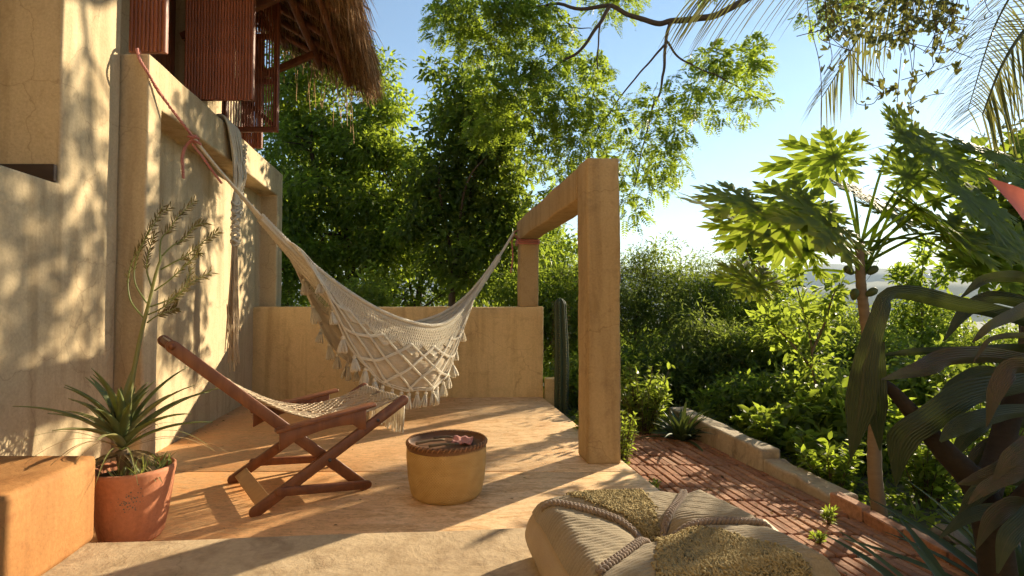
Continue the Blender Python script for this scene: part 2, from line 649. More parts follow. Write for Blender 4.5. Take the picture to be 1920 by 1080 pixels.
def cloth_mat(name, c1, c2, trans=0.25, rough=0.9, scale=160, bs=0.35, wave=None):
    m, nt, b, out = new_mat(name)
    co = coords(nt)
    nz = noise_t(nt, co, scale, 4, 0.6)
    n2 = noise_t(nt, co, 7, 4, 0.6)
    r = ramp(nt, n2, [(0.3, c1), (0.7, c2)])
    r3 = ramp(nt, nz, [(0.3, (0.8, 0.8, 0.8)), (0.7, (1.05, 1.05, 1.05))])
    c = mix(nt, 1.0, r.outputs[0], r3.outputs[0], 'MULTIPLY')
    nt.links.new(c, b.inputs['Base Color'])
    b.inputs['Roughness'].default_value = rough
    b.inputs['Specular IOR Level'].default_value = 0.12
    b.inputs['Sheen Weight'].default_value = 0.15
    bump(nt, b, nz, bs, 0.003)
    if trans:
        tr = nt.nodes.new('ShaderNodeBsdfTranslucent')
        nt.links.new(c, tr.inputs['Color'])
        ms = nt.nodes.new('ShaderNodeMixShader')
        ms.inputs[0].default_value = trans
        nt.links.new(b.outputs[0], ms.inputs[1])
        nt.links.new(tr.outputs[0], ms.inputs[2])
        nt.links.new(ms.outputs[0], out.inputs[0])
    return m


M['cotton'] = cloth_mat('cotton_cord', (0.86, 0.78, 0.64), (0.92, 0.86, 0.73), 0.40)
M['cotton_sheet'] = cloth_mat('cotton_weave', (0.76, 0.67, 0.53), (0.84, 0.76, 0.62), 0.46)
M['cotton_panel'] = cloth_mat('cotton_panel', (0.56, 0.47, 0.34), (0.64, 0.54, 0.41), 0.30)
M['sling'] = cloth_mat('sling_cord', (0.56, 0.42, 0.27), (0.68, 0.54, 0.37), 0.25)
M['pink_rope'] = cloth_mat('pink_rope', (0.48, 0.17, 0.14), (0.58, 0.25, 0.20), 0.1)
M['canvas'] = cloth_mat('canvas', (0.33, 0.235, 0.135), (0.39, 0.285, 0.165), 0.0, 0.9, 260, 0.25)
M['ribbed'] = cloth_mat('ribbed_weave', (0.235, 0.175, 0.10), (0.31, 0.24, 0.145), 0.0, 0.92, 150, 0.6)
M['braid'] = cloth_mat('wool_braid', (0.20, 0.145, 0.105), (0.27, 0.20, 0.15), 0.0, 0.95, 200, 0.6)
M['shag'] = tint_mat('shag_pile', [(0, (0.26, 0.20, 0.10)), (1, (0.37, 0.295, 0.155))], 1.0, None, 0, 0.0)
M['wicker'] = tint_mat('palm_weave', [(0, (0.26, 0.145, 0.045)), (0.5, (0.42, 0.265, 0.095)), (1, (0.54, 0.38, 0.17))], 0.6, 90, 0.5, 0.35, 0.3)
M['wicker_rim'] = tint_mat('cane_binding', [(0, (0.07, 0.03, 0.014)), (1, (0.36, 0.17, 0.07))], 0.55, 60, 0.3, 0.35, 0.3)
M['terracotta'] = plaster_mat('terracotta', (0.46, 0.175, 0.085), (0.53, 0.22, 0.115), (0.36, 0.15, 0.085), 0.5, 0.75, 50, 0.25)


def leaf_mat(name, stops, trans_col, trans=0.45, rough=0.45, spec=0.4):
    m, nt, b, out = new_mat(name)
    a = nt.nodes.new('ShaderNodeAttribute')
    a.attribute_name = 'tint'
    r = ramp(nt, a.outputs['Fac'], stops)
    nt.links.new(r.outputs[0], b.inputs['Base Color'])
    b.inputs['Roughness'].default_value = rough
    b.inputs['Specular IOR Level'].default_value = spec
    tr = nt.nodes.new('ShaderNodeBsdfTranslucent')
    r2 = ramp(nt, a.outputs['Fac'], [(0, tuple(x * 0.65 for x in trans_col)), (1, trans_col)])
    nt.links.new(r2.outputs[0], tr.inputs['Color'])
    ms = nt.nodes.new('ShaderNodeMixShader')
    ms.inputs[0].default_value = trans
    nt.links.new(b.outputs[0], ms.inputs[1])
    nt.links.new(tr.outputs[0], ms.inputs[2])
    nt.links.new(ms.outputs[0], out.inputs[0])
    return m


M['leaf_dark'] = leaf_mat('leaf_dark', [(0, (0.030, 0.055, 0.012)), (0.6, (0.055, 0.085, 0.018)), (1, (0.095, 0.115, 0.022))], (0.38, 0.48, 0.045), 0.52, 0.5, 0.3)
M['leaf_mid'] = leaf_mat('leaf_mid', [(0, (0.038, 0.070, 0.013)), (0.6, (0.068, 0.105, 0.020)), (1, (0.11, 0.13, 0.025))], (0.46, 0.58, 0.050), 0.55, 0.5, 0.3)
M['leaf_lime'] = leaf_mat('leaf_lime', [(0, (0.055, 0.090, 0.014)), (0.6, (0.09, 0.13, 0.020)), (1, (0.14, 0.15, 0.026))], (0.47, 0.58, 0.060), 0.52, 0.5, 0.3)
M['leaf_grey'] = leaf_mat('leaf_grey', [(0, (0.035, 0.055, 0.018)), (0.6, (0.060, 0.085, 0.030)), (1, (0.10, 0.12, 0.045))], (0.32, 0.40, 0.06), 0.45, 0.6, 0.15)
M['leaf_vine'] = leaf_mat('leaf_vine', [(0, (0.040, 0.055, 0.016)), (0.8, (0.075, 0.090, 0.026)), (1, (0.20, 0.13, 0.03))], (0.24, 0.24, 0.05), 0.40)
M['leaf_papaya'] = leaf_mat('leaf_papaya', [(0, (0.055, 0.085, 0.015)), (1, (0.11, 0.15, 0.026))], (0.50, 0.62, 0.060), 0.56, 0.55, 0.25)
M['leaf_aloe'] = leaf_mat('leaf_aloe', [(0, (0.12, 0.15, 0.050)), (0.6, (0.20, 0.23, 0.085)), (1, (0.33, 0.28, 0.12))], (0.42, 0.46, 0.09), 0.34, 0.5)
M['leaf_scale'] = leaf_mat('leaf_scale', [(0, (0.07, 0.055, 0.022)), (1, (0.17, 0.13, 0.05))], (0.26, 0.21, 0.06), 0.3, 0.7, 0.15)
M['leaf_dry'] = leaf_mat('leaf_dry', [(0, (0.20, 0.13, 0.06)), (1, (0.42, 0.30, 0.15))], (0.30, 0.21, 0.09), 0.25, 0.8, 0.1)
M['leaf_cordy'] = leaf_mat('leaf_cordyline', [(0, (0.012, 0.020, 0.008)), (0.5, (0.017, 0.030, 0.010)), (1, (0.045, 0.026, 0.022))], (0.13, 0.16, 0.028), 0.20, 0.42, 0.4)
M['leaf_red'] = leaf_mat('leaf_red', [(0, (0.20, 0.055, 0.045)), (1, (0.30, 0.085, 0.065))], (0.48, 0.13, 0.09), 0.5)
M['leaf_agave'] = leaf_mat('leaf_agave', [(0, (0.030, 0.052, 0.022)), (1, (0.055, 0.080, 0.026))], (0.16, 0.20, 0.035), 0.18, 0.55, 0.25)
M['leaf_palm'] = leaf_mat('leaf_palm', [(0, (0.065, 0.075, 0.030)), (1, (0.12, 0.12, 0.05))], (0.28, 0.27, 0.07), 0.45)
M['cactus'] = leaf_mat('cactus_skin', [(0, (0.030, 0.045, 0.024)), (1, (0.060, 0.080, 0.040))], (0.05, 0.06, 0.02), 0.04, 0.6, 0.3)
M['fruit'] = tint_mat('green_fruit', [(0, (0.035, 0.055, 0.014)), (1, (0.07, 0.09, 0.02))], 0.5, 30, 0.2, 0.4, 0.2)

# ------------------------------------------------------------------ ground, hills
def ground_h(x, y):
    d = np.maximum(np.maximum(x - 2.5, y - 7.4), 0)
    d = np.hypot(np.maximum(x - 2.5, 0), np.maximum(y - 7.4, 0))
    h = -0.19 - 0.10 * d - 0.0016 * np.minimum(d, 120) ** 2
    h = np.maximum(h, -46 - 0.0 * d)
    far = np.hypot(x, y)
    h = h + np.where(d > 15, 0.8 * np.sin(x * 0.11) * np.cos(y * 0.07), 0) + np.where(d > 200, 5 * np.sin(x * 0.006) * np.cos(y * 0.0053), 0)
    return h


def build_ground():
    s = np.sinh(np.linspace(-9.2, 9.2, 171)) / np.sinh(9.2) * 9000
    X, Y = np.meshgrid(s, s, indexing='ij')
    Z = ground_h(X, Y)
    mb = MB()
    sheet(mb, np.stack([X, Y, Z], -1), flip=True)
    m, nt, b, out = new_mat('ground_scrub')
    co = coords(nt)
    n1 = noise_t(nt, co, 0.9, 8, 0.7, 0.5)
    n2 = noise_t(nt, co, 0.012, 8, 0.65)
    r1 = ramp(nt, n1, [(0.35, (0.045, 0.036, 0.020)), (0.55, (0.050, 0.058, 0.018)), (0.75, (0.085, 0.085, 0.030))])
    r2 = ramp(nt, n2, [(0.4, (0.05, 0.065, 0.025)), (0.6, (0.13, 0.12, 0.065))])
    c = mix(nt, 0.45, r1.outputs[0], r2.outputs[0])
    nt.links.new(c, b.inputs['Base Color'])
    b.inputs['Roughness'].default_value = 0.95
    bump(nt, b, n1, 0.6, 0.08)
    tag(mb.build('ground', m, smooth=True), kind='structure')


build_ground()


def hill_range(name, dist, az0, az1, heights, depth, colr):
    """a ridge: height profile along an arc round the place"""
    n = 120
    az = np.linspace(az0, az1, n)
    hp = np.interp(np.linspace(0, 1, n), np.linspace(0, 1, len(heights)), heights)
    hp = hp + np.array([noise.fractal(Vector((a * 14, dist * 0.01, 0)), 1.0, 2.0, 5) for a in az]) * max(heights) * 0.09
    prof = np.array([(-1.0, 0.0), (-0.6, 0.35), (-0.25, 0.8), (0, 1.0), (0.4, 0.6), (1.0, 0.0)])
    G = np.zeros((n, len(prof), 3))
    for i, a in enumerate(az):
        for j, (q, k) in enumerate(prof):
            d = dist + q * depth * (1 + 0.25 * noise.noise(Vector((a * 20, j, 3))))
            G[i, j] = (math.sin(a) * d, math.cos(a) * d, -64 + (hp[i] + 64) * k)
    mb = MB()
    sheet(mb, G, flip=True)
    m, nt, b, out = new_mat(name + '_scrub')
    co = coords(nt)
    n1 = noise_t(nt, co, 0.01, 8, 0.7)
    r1 = ramp(nt, n1, [(0.35, colr), (0.7, tuple(c * 1.9 for c in colr))])
    nt.links.new(r1.outputs[0], b.inputs['Base Color'])
    b.inputs['Roughness'].default_value = 1.0
    return tag(mb.build(name, m, smooth=True), kind='structure')


hill_range('mountains', 3900, R(-45), R(75), [150, 190, 165, 140, 240, 180, 330, 240, 210, 240, 180, 220, 240, 190, 150], 700, (0.05, 0.06, 0.035))
hill_range('hills', 2200, R(-20), R(70), [20, 60, 50, 110, 80, 40, 60, 85, 60, 45, 90, 70], 500, (0.045, 0.06, 0.025))

# ------------------------------------------------------------------ terrace floor, step, brick path
LB, LC = -1.937, -2.17          # front plane of the recessed wall; plane of the house wall
LR = 1.52                       # right edge of the terrace (lat)
YB = 6.80                       # back wall

terrace = bpy.data.objects.new('terrace_floor', None)
col.objects.link(terrace)
tag(terrace, kind='structure')


def panel(l0, l1, y0, y1):
    ls, ys = grid_lines([l0, l1], 0.4), grid_lines([y0, y1], 0.4)
    mb = cells(ls, ys, [-0.16, 0.0], lambda *a: True)
    return mb.build('floor_panel', M['floor'], terrace, bevel=0.006)


JY = 3.86                       # the joint across the floor
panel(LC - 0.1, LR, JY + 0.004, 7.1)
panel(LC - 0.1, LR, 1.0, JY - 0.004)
# step slab the photographer stands on: its far edge runs a little askew
mb = MB()
ST = 0.12
n = 34
xs = np.linspace(-2.55, 1.27, n)
ye = np.interp(xs, [-2.55, 1.27], [2.40, 2.72]) + np.array([noise.noise(Vector((x * 1.7, 0, 0))) * 0.012 for x in xs])
rows = []
for z in (0.002, ST):
    rows.append(np.stack([xs, ye, np.full(n, z)], -1))
for yy in (2.0, 1.0, 0.0, -2.5):
    rows.append(np.stack([xs, np.full(n, yy), np.full(n, ST)], -1))
rows.append(np.stack([xs, np.full(n, -2.5), np.full(n, 0.002)], -1))
sheet(mb, np.stack(rows, 0), flip=True)
# right cheek of the slab
mb.addl([(xs[-1], -2.5, 0.002), (xs[-1], ye[-1], 0.002), (xs[-1], ye[-1], ST), (xs[-1], -2.5, ST)], [(0, 1, 2, 3)])
o = mb.build('step_slab', M['slab'])
tag(o, kind='structure')
w = o.modifiers.new('weld', 'WELD'); w.merge_threshold = 0.001
b_ = o.modifiers.new('bevel', 'BEVEL'); b_.width = 0.014; b_.segments = 3; b_.angle_limit = R(40)

# brick path
PZ = -0.12
path = bpy.data.objects.new('brick_path', None)
col.objects.link(path)
tag(path, kind='structure')
mb = MB()
hexa(mb, [L(1.50, 0.6, -0.19), L(2.80, 0.6, -0.19), L(2.80, 5.5, -0.19), L(1.50, 5.5, -0.19),
          L(1.50, 0.6, PZ - 0.022), L(2.80, 0.6, PZ - 0.022), L(2.80, 5.5, PZ - 0.022), L(1.50, 5.5, PZ - 0.022)])
mb.build('sand_bed', M['soil'], path)
U_AX = np.array((-0.161, 0.987, 0.0))
V_AX = np.array((0.987, 0.161, 0.0))


def brick_mesh(name, lx, ly, lz, seed):
    bm = bmesh.new()
    bmesh.ops.create_cube(bm, size=1.0)
    bmesh.ops.scale(bm, vec=(lx, ly, lz), verts=bm.verts)
    bmesh.ops.bevel(bm, geom=[e for e in bm.edges], offset=0.006, segments=1, affect='EDGES')
    r = random.Random(seed)
    for v in bm.verts:
        v.co += Vector((r.uniform(-1, 1), r.uniform(-1, 1), r.uniform(-1, 1))) * 0.0022
    me = bpy.data.meshes.new(name)
    bm.to_mesh(me)
    bm.free()
    me.materials.append(M['brick'])
    return me


BL, BW = 0.262, 0.064
bms = [brick_mesh('brick', BW - 0.009, BL - 0.011, 0.075, s) for s in range(5)]
ang = math.atan2(U_AX[1], U_AX[0]) - math.pi / 2
nb = 0
for r_ in range(15):
    yc = 5.35 - r_ * (BL + 0.002)
    off = random.uniform(-0.012, 0.012)
    for c_ in range(18):
        lat = 1.56 + c_ * BW + off
        if lat > 2.68 or nb >= 298:
            continue
        X, Y, Z = L(lat, yc + random.uniform(-0.006, 0.006) + 0.02 * noise.noise(Vector((c_ * 0.2, r_, 0))), 0)
        o = link('brick', bms[(r_ * 7 + c_ * 3) % 5], None, path)
        o.location = (X, Y, PZ - 0.0375 + random.uniform(-0.007, 0.004))
        o.rotation_euler = (random.gauss(0, 0.012), random.gauss(0, 0.035), ang + random.gauss(0, 0.016))
        nb += 1
# leaves and crumbs of soil on the path
mb = MB()
k = 420
P = np.stack([rng.uniform(1.55, 2.7, k), rng.uniform(1.6, 5.3, k), np.full(k, PZ + 0.006)], -1)
P[:, 0] -= 0.163 * P[:, 1]
A = rng.normal(size=(k, 3)); A[:, 2] *= 0.2
Nn = np.array([0, 0, 1.0]) + rng.normal(size=(k, 3)) * 0.4
leaves(mb, P, A, Nn, rng.uniform(0.008, 0.035, k), rng.uniform(0.005, 0.016, k))
tag(mb.build('fallen_leaves', M['leaf_dry']), 'small dry leaves scattered over the brick path', 'leaves', kind='stuff')

# kerb blocks along the path
def rough_block(name, pts, z0, z1t, mat, seed, bev=0.012):
    """pts: plan outline as rows (left,right) along its length; z1t the tops"""
    bm = bmesh.new()
    V = []
    r = random.Random(seed)
    rows = []
    for (a, b), zt in zip(pts, z1t):
        rows.append([bm.verts.new((a[0], a[1], z0)), bm.verts.new((b[0], b[1], z0)), bm.verts.new((b[0] + r.uniform(-.01, .01), b[1], zt + r.uniform(-.012, .006))), bm.verts.new((a[0] + r.uniform(-.01, .01), a[1], zt + r.uniform(-.012, .006)))])
    for p, q in zip(rows, rows[1:]):
        for i in range(4):
            bm.faces.new((p[i], p[(i + 1) % 4], q[(i + 1) % 4], q[i]))
    bm.faces.new(rows[0][::-1])
    bm.faces.new(rows[-1])
    bmesh.ops.recalc_face_normals(bm, faces=bm.faces)
    me = bpy.data.meshes.new(name)
    bm.to_mesh(me)
    bm.free()
    return link(name, me, mat, None, bev, 3)


def kerb_rows(l0, l1, y0, y1, n):
    return [((L(l0, y, 0)[0], y), (L(l1, y, 0)[0], y)) for y in np.linspace(y0, y1, n)]


o = rough_block('kerb_block', kerb_rows(2.66, 2.84, 4.27, 5.85, 9), -0.3, np.linspace(0.05, 0.09, 9), M['kerb'], 1, 0.02)
tag(o, 'taller weathered concrete kerb block with squared end beside the brick path', 'kerb', 'concrete kerb blocks beside the path')
o = rough_block('kerb_block', kerb_rows(2.68, 2.86, 3.55, 4.265, 7), -0.3, np.linspace(-0.06, -0.02, 7), M['kerb'], 2, 0.02)
tag(o, 'lower weathered concrete kerb block between the tall block and brick edging', 'kerb', 'concrete kerb blocks beside the path')
# brick edging: one course of upright bricks
edging = thing('brick_edging', 'row of upright red bricks edging the near end of the path', 'edging')
em = [brick_mesh('edging_brick', 0.07, 0.255, 0.15, 40 + s) for s in range(3)]
for q in range(8):
    y = 3.42 - q * 0.265
    o = link('brick', em[q % 3], None, edging)
    o.location = L(2.70 + random.uniform(-.008, .008), y, PZ - 0.01 + (0.02 if q == 0 else random.uniform(-0.012, 0.01)))
    o.rotation_euler = (random.gauss(0, .02), random.gauss(0, .03), ang + random.gauss(0, .025))
# low kerb behind the terrace, right of the back wall
o = rough_block('low_wall', [((0.42, 6.86), (0.42, 7.02)), ((0.62, 6.88), (0.62, 7.04)), ((0.66, 6.88), (0.66, 7.04))], -0.2, (0.24, 0.24, 0.24), M['plaster_back'], 5)
tag(o, 'short low plastered wall stub between the back wall and the cactus', 'wall')

# ------------------------------------------------------------------ back wall, posts and beam
def wob_block(name, corners, z0, z1, mat, parent=None, step=0.12, wob=0.010, bev=0.016):
    """block from four plan corners with slightly uneven plaster"""
    bm = bmesh.new()
    vs_ = [bm.verts.new((x, y, z)) for z in (z0, z1) for x, y in corners]
    for f in [(0, 3, 2, 1), (4, 5, 6, 7), (0, 1, 5, 4), (1, 2, 6, 5), (2, 3, 7, 6), (3, 0, 4, 7)]:
        bm.faces.new([vs_[i] for i in f])
    bmesh.ops.bevel(bm, geom=list(bm.edges), offset=bev, segments=2, affect='EDGES', profile=0.6)
    for _ in range(6):
        long = [e for e in bm.edges if e.calc_length() > step]
        if not long:
            break
        bmesh.ops.subdivide_edges(bm, edges=long, cuts=1, use_grid_fill=True)
    for v in bm.verts:
        v.co += noise.noise_vector(v.co * 2.1) * wob + noise.noise_vector(v.co * 9) * wob * 0.45
    bmesh.ops.recalc_face_normals(bm, faces=bm.faces)
    me = bpy.data.meshes.new(name)
    bm.to_mesh(me)
    bm.free()
    for p in me.polygons:
        p.use_smooth = True
    o = link(name, me, mat, parent)
    return o


def auto_smooth(o, a=40):
    me = o.data
    me.polygons.foreach_set('use_smooth', np.ones(len(me.polygons), bool))
    try:
        me.set_sharp_from_angle(angle=R(a))
    except Exception:
        pass


bw = wob_block('back_wall', [(-3.31, 6.735), (0.405, 6.93), (0.405, 7.14), (-3.31, 6.95)], -0.2, 1.165, M['plaster_back'], None, 0.16, 0.010)
tag(bw, 'low shaded plaster wall closing the terrace behind the hammock', 'wall')
arch = thing('concrete_frame', 'plastered post and beam frame at the right edge of the terrace', 'frame')
# front post: plan corners follow the terrace axes
fx0, fx1, fy = 0.572, 0.822, 4.03
wob_block('post', [(fx0, fy), (fx1 - 0.0, fy + 0.01), (fx1 - 0.045, fy + 0.27), (fx0 - 0.045, fy + 0.26)], 0.002, 2.315, M['post'], arch, 0.1, 0.009)
wob_block('post', [(0.105, 6.915), (0.345, 6.925), (0.31, 7.12), (0.07, 7.11)], 1.162, 2.05, M['post'], arch, 0.1, 0.008)
wob_block('beam', [(0.100, 6.90), (0.345, 6.905), (0.345 - 0.035, 7.13), (0.065, 7.12)], 2.052, 2.30, M['post'], arch, 0.1, 0.006)
o = wob_block('beam', [(fx0 - 0.048 + 0.0, 4.292), (fx0 + 0.19, 4.30), (0.345, 6.898), (0.102, 6.893)], 2.05, 2.30, M['post'], arch, 0.12, 0.009)

# ------------------------------------------------------------------ recessed wall on the left
ys = grid_lines([3.68, 3.88, 6.94, 7.20], 0.3)
zs = grid_lines([-0.15, 2.62, 2.955], 0.3)
mb = cells([LC - 0.30, LC, LB], ys, zs, lambda l, y, z: l < LC or y < 3.88 or y > 6.94 or z > 2.62, 0.011)
rw = mb.build('recessed_wall', M['plaster'], bevel=0.016, seg=3)
auto_smooth(rw)
tag(rw, 'tall sunlit plaster wall with a deep recessed panel along the terrace', 'wall')

# ------------------------------------------------------------------ house
house = thing('house', 'sunlit plaster house with deep window recess, bamboo shutters and thatched roof', 'house')
HP = -2.12                      # near part of the house wall stands a little proud
ys = grid_lines([-2.5, 1.7, 3.07, 3.66], 0.35)
zs = grid_lines([-0.2, 1.90, 3.7, 6.4], 0.35)
mb = cells([HP - 0.9, HP - 0.62, HP], ys, zs, lambda l, y, z: not (l > HP - 0.62 and 1.7 < y < 3.07 and 1.9 < z < 3.7), 0.010)
o = mb.build('wall', M['plaster'], house, bevel=0.016, seg=3)
auto_smooth(o)
ys = grid_lines([3.705, 4.65, 5.52, 7.10], 0.35)
zs = grid_lines([2.96, 3.08, 4.5, 6.2], 0.3)
mb = cells([LC - 1.2, LC - 0.75, LC - 0.28], ys, zs, lambda l, y, z: not (l > LC - 0.75 and 4.65 < y < 5.52 and 3.08 < z < 4.5), 0.006)
o = mb.build('wall', M['plaster'], house, bevel=0.012)
auto_smooth(o)
# unseen wall added behind the camera to bounce warm sunlight onto the terrace
ys = grid_lines([-2.9, -2.5], 0.4)
mb = cells(grid_lines([HP - 0.9, 3.6], 0.5), ys, grid_lines([-0.2, 0.12, 2.3, 4.6], 0.4), lambda l, y, z: not (0.9 < l < 1.9 and 0.12 < z < 2.3), 0.010)
o = mb.build('wall', M['plaster'], house, bevel=0.016, seg=3)
auto_smooth(o)
# dark board lying in the deep window recess
mb = MB()
hexa(mb, [L(HP - 0.60, 3.035, 1.905), L(HP - 0.012, 3.035, 1.905), L(HP - 0.012, 3.065, 1.905), L(HP - 0.60, 3.065, 1.905),
          L(HP - 0.60, 3.035, 2.005), L(HP - 0.012, 3.035, 2.005), L(HP - 0.012, 3.065, 2.005), L(HP - 0.60, 3.065, 2.005)])
mb.build('window_board', M['dark_board'], house, bevel=0.006)


def slat_mesh(name, w, t, h, seed):
    """half-round bamboo slat standing upright, with nodes"""
    mb = MB()
    r = random.Random(seed)
    nz = 14
    zz = np.linspace(0, h, nz)
    prof = [(-.5, 0), (-.42, -.6), (-.2, -1), (.2, -1), (.42, -.6), (.5, 0)]
    G = np.zeros((nz, 6, 3))
    ph = r.uniform(0, .3)
    for i, z in enumerate(zz):
        for j, (a, b) in enumerate(prof):
            G[i, j] = (a * w + 0.0008 * math.sin(z * 3 + seed), b * t, z)
    sheet(mb, G, flip=False)
    mb.addl([G[0, j] for j in range(6)], [tuple(range(6))])
    # nodes of the cane
    for z in np.arange(0.1 + ph * 0.5, h - 0.03, 0.33):
        box(mb, (0, -t * 0.52, z), (w * 0.8, t * 1.15, 0.006))
    # flat back
    mb.addl([(-.5 * w, 0.002, 0), (.5 * w, 0.002, 0), (.5 * w, 0.002, h), (-.5 * w, 0.002, h)], [(0, 1, 2, 3)])
    me = mb.mesh(name)
    me.materials.append(M['bamboo'])
    return me


def board(mb, p0, p1, side, w, t):
    """plank from p0 to p1; side = direction of its thickness t; w its width"""
    p0, p1 = np.asarray(p0, float), np.asarray(p1, float)
    T = nrm(p1 - p0)
    S = np.asarray(side, float)
    S = nrm(S - T * np.dot(S, T))
    box(mb, (p0 + p1) / 2, (np.linalg.norm(p1 - p0), w, t), (T, np.cross(S, T), S))


def shutter(l0, l1, Y, z0, z1, nsl, label, solid=True, gap=1.0):
    """shutter standing out from the wall, its face towards the terrace's near end"""
    sh = bpy.data.objects.new('shutter', None)
    col.objects.link(sh)
    sh.parent = house
    sh['label'] = label
    p = lambda l, dy, z: np.array(L(l, Y + dy, z))
    wd = (l1 - l0) / nsl
    ms = [slat_mesh('slat', wd * (0.93 if solid else 0.5), 0.009, z1 - z0 - (0 if solid else 0.1), s) for s in range(4)]
    for i in range(nsl):
        o = link('slat', ms[i % 4], None, sh)
        o.location = p(l0 + wd * (i + .5), 0.0, z0 + (random.uniform(-.004, .004) if solid else 0.05))
        o.rotation_euler = (0, 0, 0.0)
    # frame behind: two stiles, rails and a diagonal
    mb = MB()
    fw = 0.055
    for l in (l0 + fw / 2, l1 - fw / 2):
        mb = MB()
        board(mb, p(l, 0.022, z0), p(l, 0.022, z1), (0, 1, 0), fw, 0.036)
        mb.build('stile', M['frame'], sh, bevel=0.004)
    mb = MB()
    for z in [z0 + 0.028, z0 + (z1 - z0) * 0.36, z0 + (z1 - z0) * 0.68, z1 - 0.028]:
        mb = MB()
        board(mb, p(l0 + fw, 0.024, z), p(l1 - fw, 0.024, z), (0, 1, 0), 0.056, 0.03)
        mb.build('rail', M['frame'], sh, bevel=0.004)
    mb = MB()
    for a, b in ((0.05, 0.33), (0.39, 0.65), (0.71, 0.95)):
        board(mb, p(l1 - fw, 0.026, z0 + (z1 - z0) * a), p(l0 + fw, 0.026, z0 + (z1 - z0) * b), (0, 1, 0), 0.045, 0.024)
        mb.build('diagonal_brace', M['frame'], sh, bevel=0.003)
        mb = MB()
    return sh


shutter(LC + 0.02, LC + 0.285, 3.80, 3.020, 4.4, 9, 'narrow red bamboo shutter above the near end of the recessed wall')
shutter(LC + 0.03, LC + 0.64, 4.66, 3.005, 4.5, 23, 'wide red bamboo shutter standing open and facing the camera')
shutter(LC + 0.03, LC + 0.62, 5.53, 3.005, 4.5, 21, 'open slatted shutter seen from behind with diagonal braces', solid=False)
shutter(LC + 0.03, LC + 0.27, 6.12, 3.005, 4.3, 8, 'small red bamboo shutter half hidden at the far end')
# louvre boards in the window opening behind the shutters
for q in range(9):
    mb = MB()
    y0 = 4.66 + q * 0.095
    hexa(mb, [L(LC - 0.50, y0, 3.09), L(LC - 0.46, y0, 3.09), L(LC - 0.46, y0 + 0.09, 3.09), L(LC - 0.50, y0 + 0.09, 3.09),
              L(LC - 0.50, y0, 4.49), L(LC - 0.46, y0, 4.49), L(LC - 0.46, y0 + 0.09, 4.49), L(LC - 0.50, y0 + 0.09, 4.49)])
    mb.build('inner_board', M['frame'], house, bevel=0.004)

# thatched roof
RE, RZ, RS = -0.92, 4.22, 0.60          # eave: lat, underside height, slope
Y0R, Y1R = 3.9, 7.05


def roof(lat, Y, up=0.0):
    return np.array(L(lat, Y, RZ + RS * (RE - lat) + up))


roof_o = bpy.data.objects.new('roof', None)
col.objects.link(roof_o)
roof_o.parent = house
roof_o['label'] = 'shaggy brown straw thatch roof on dark poles'
for q in range(8):
    mb = MB()
    Y = Y0R + 0.12 + q * (Y1R - Y0R - 0.24) / 7
    tube(mb, spline([roof(-3.3, Y, -0.05), roof(-2.0, Y + .01, -0.05), roof(RE + 0.04, Y, -0.05)], 8), 0.042, 8)
    mb.build('rafter', M['rafter'], roof_o, smooth=True)
for q, lat in enumerate((RE - 0.12, -1.42, -1.9, -2.45)):
    mb = MB()
    tube(mb, spline([roof(lat, Y0R, -0.135), roof(lat, 6.0, -0.13), roof(lat, Y1R + .05, -0.135)], 8), 0.045 if q % 2 else 0.036, 8)
    mb.build('purlin', M['rafter'], roof_o, smooth=True)
mb = MB()
q = 0
for lat in np.arange(-3.2, RE + 0.02, 0.085):
    tube(mb, [roof(lat, Y0R, 0.005), roof(lat, Y1R, 0.005)], 0.011, 5)
mb.build('batten', M['rafter'], roof_o)
for Y in (5.25, 6.55):
    mb = MB()
    board(mb, np.array(L(LC - 0.27, Y, 3.86)), roof(-1.40, Y, -0.2), (0, 1, 0), 0.075, 0.06)
    mb.build('brace', M['rafter'], roof_o, bevel=0.006)


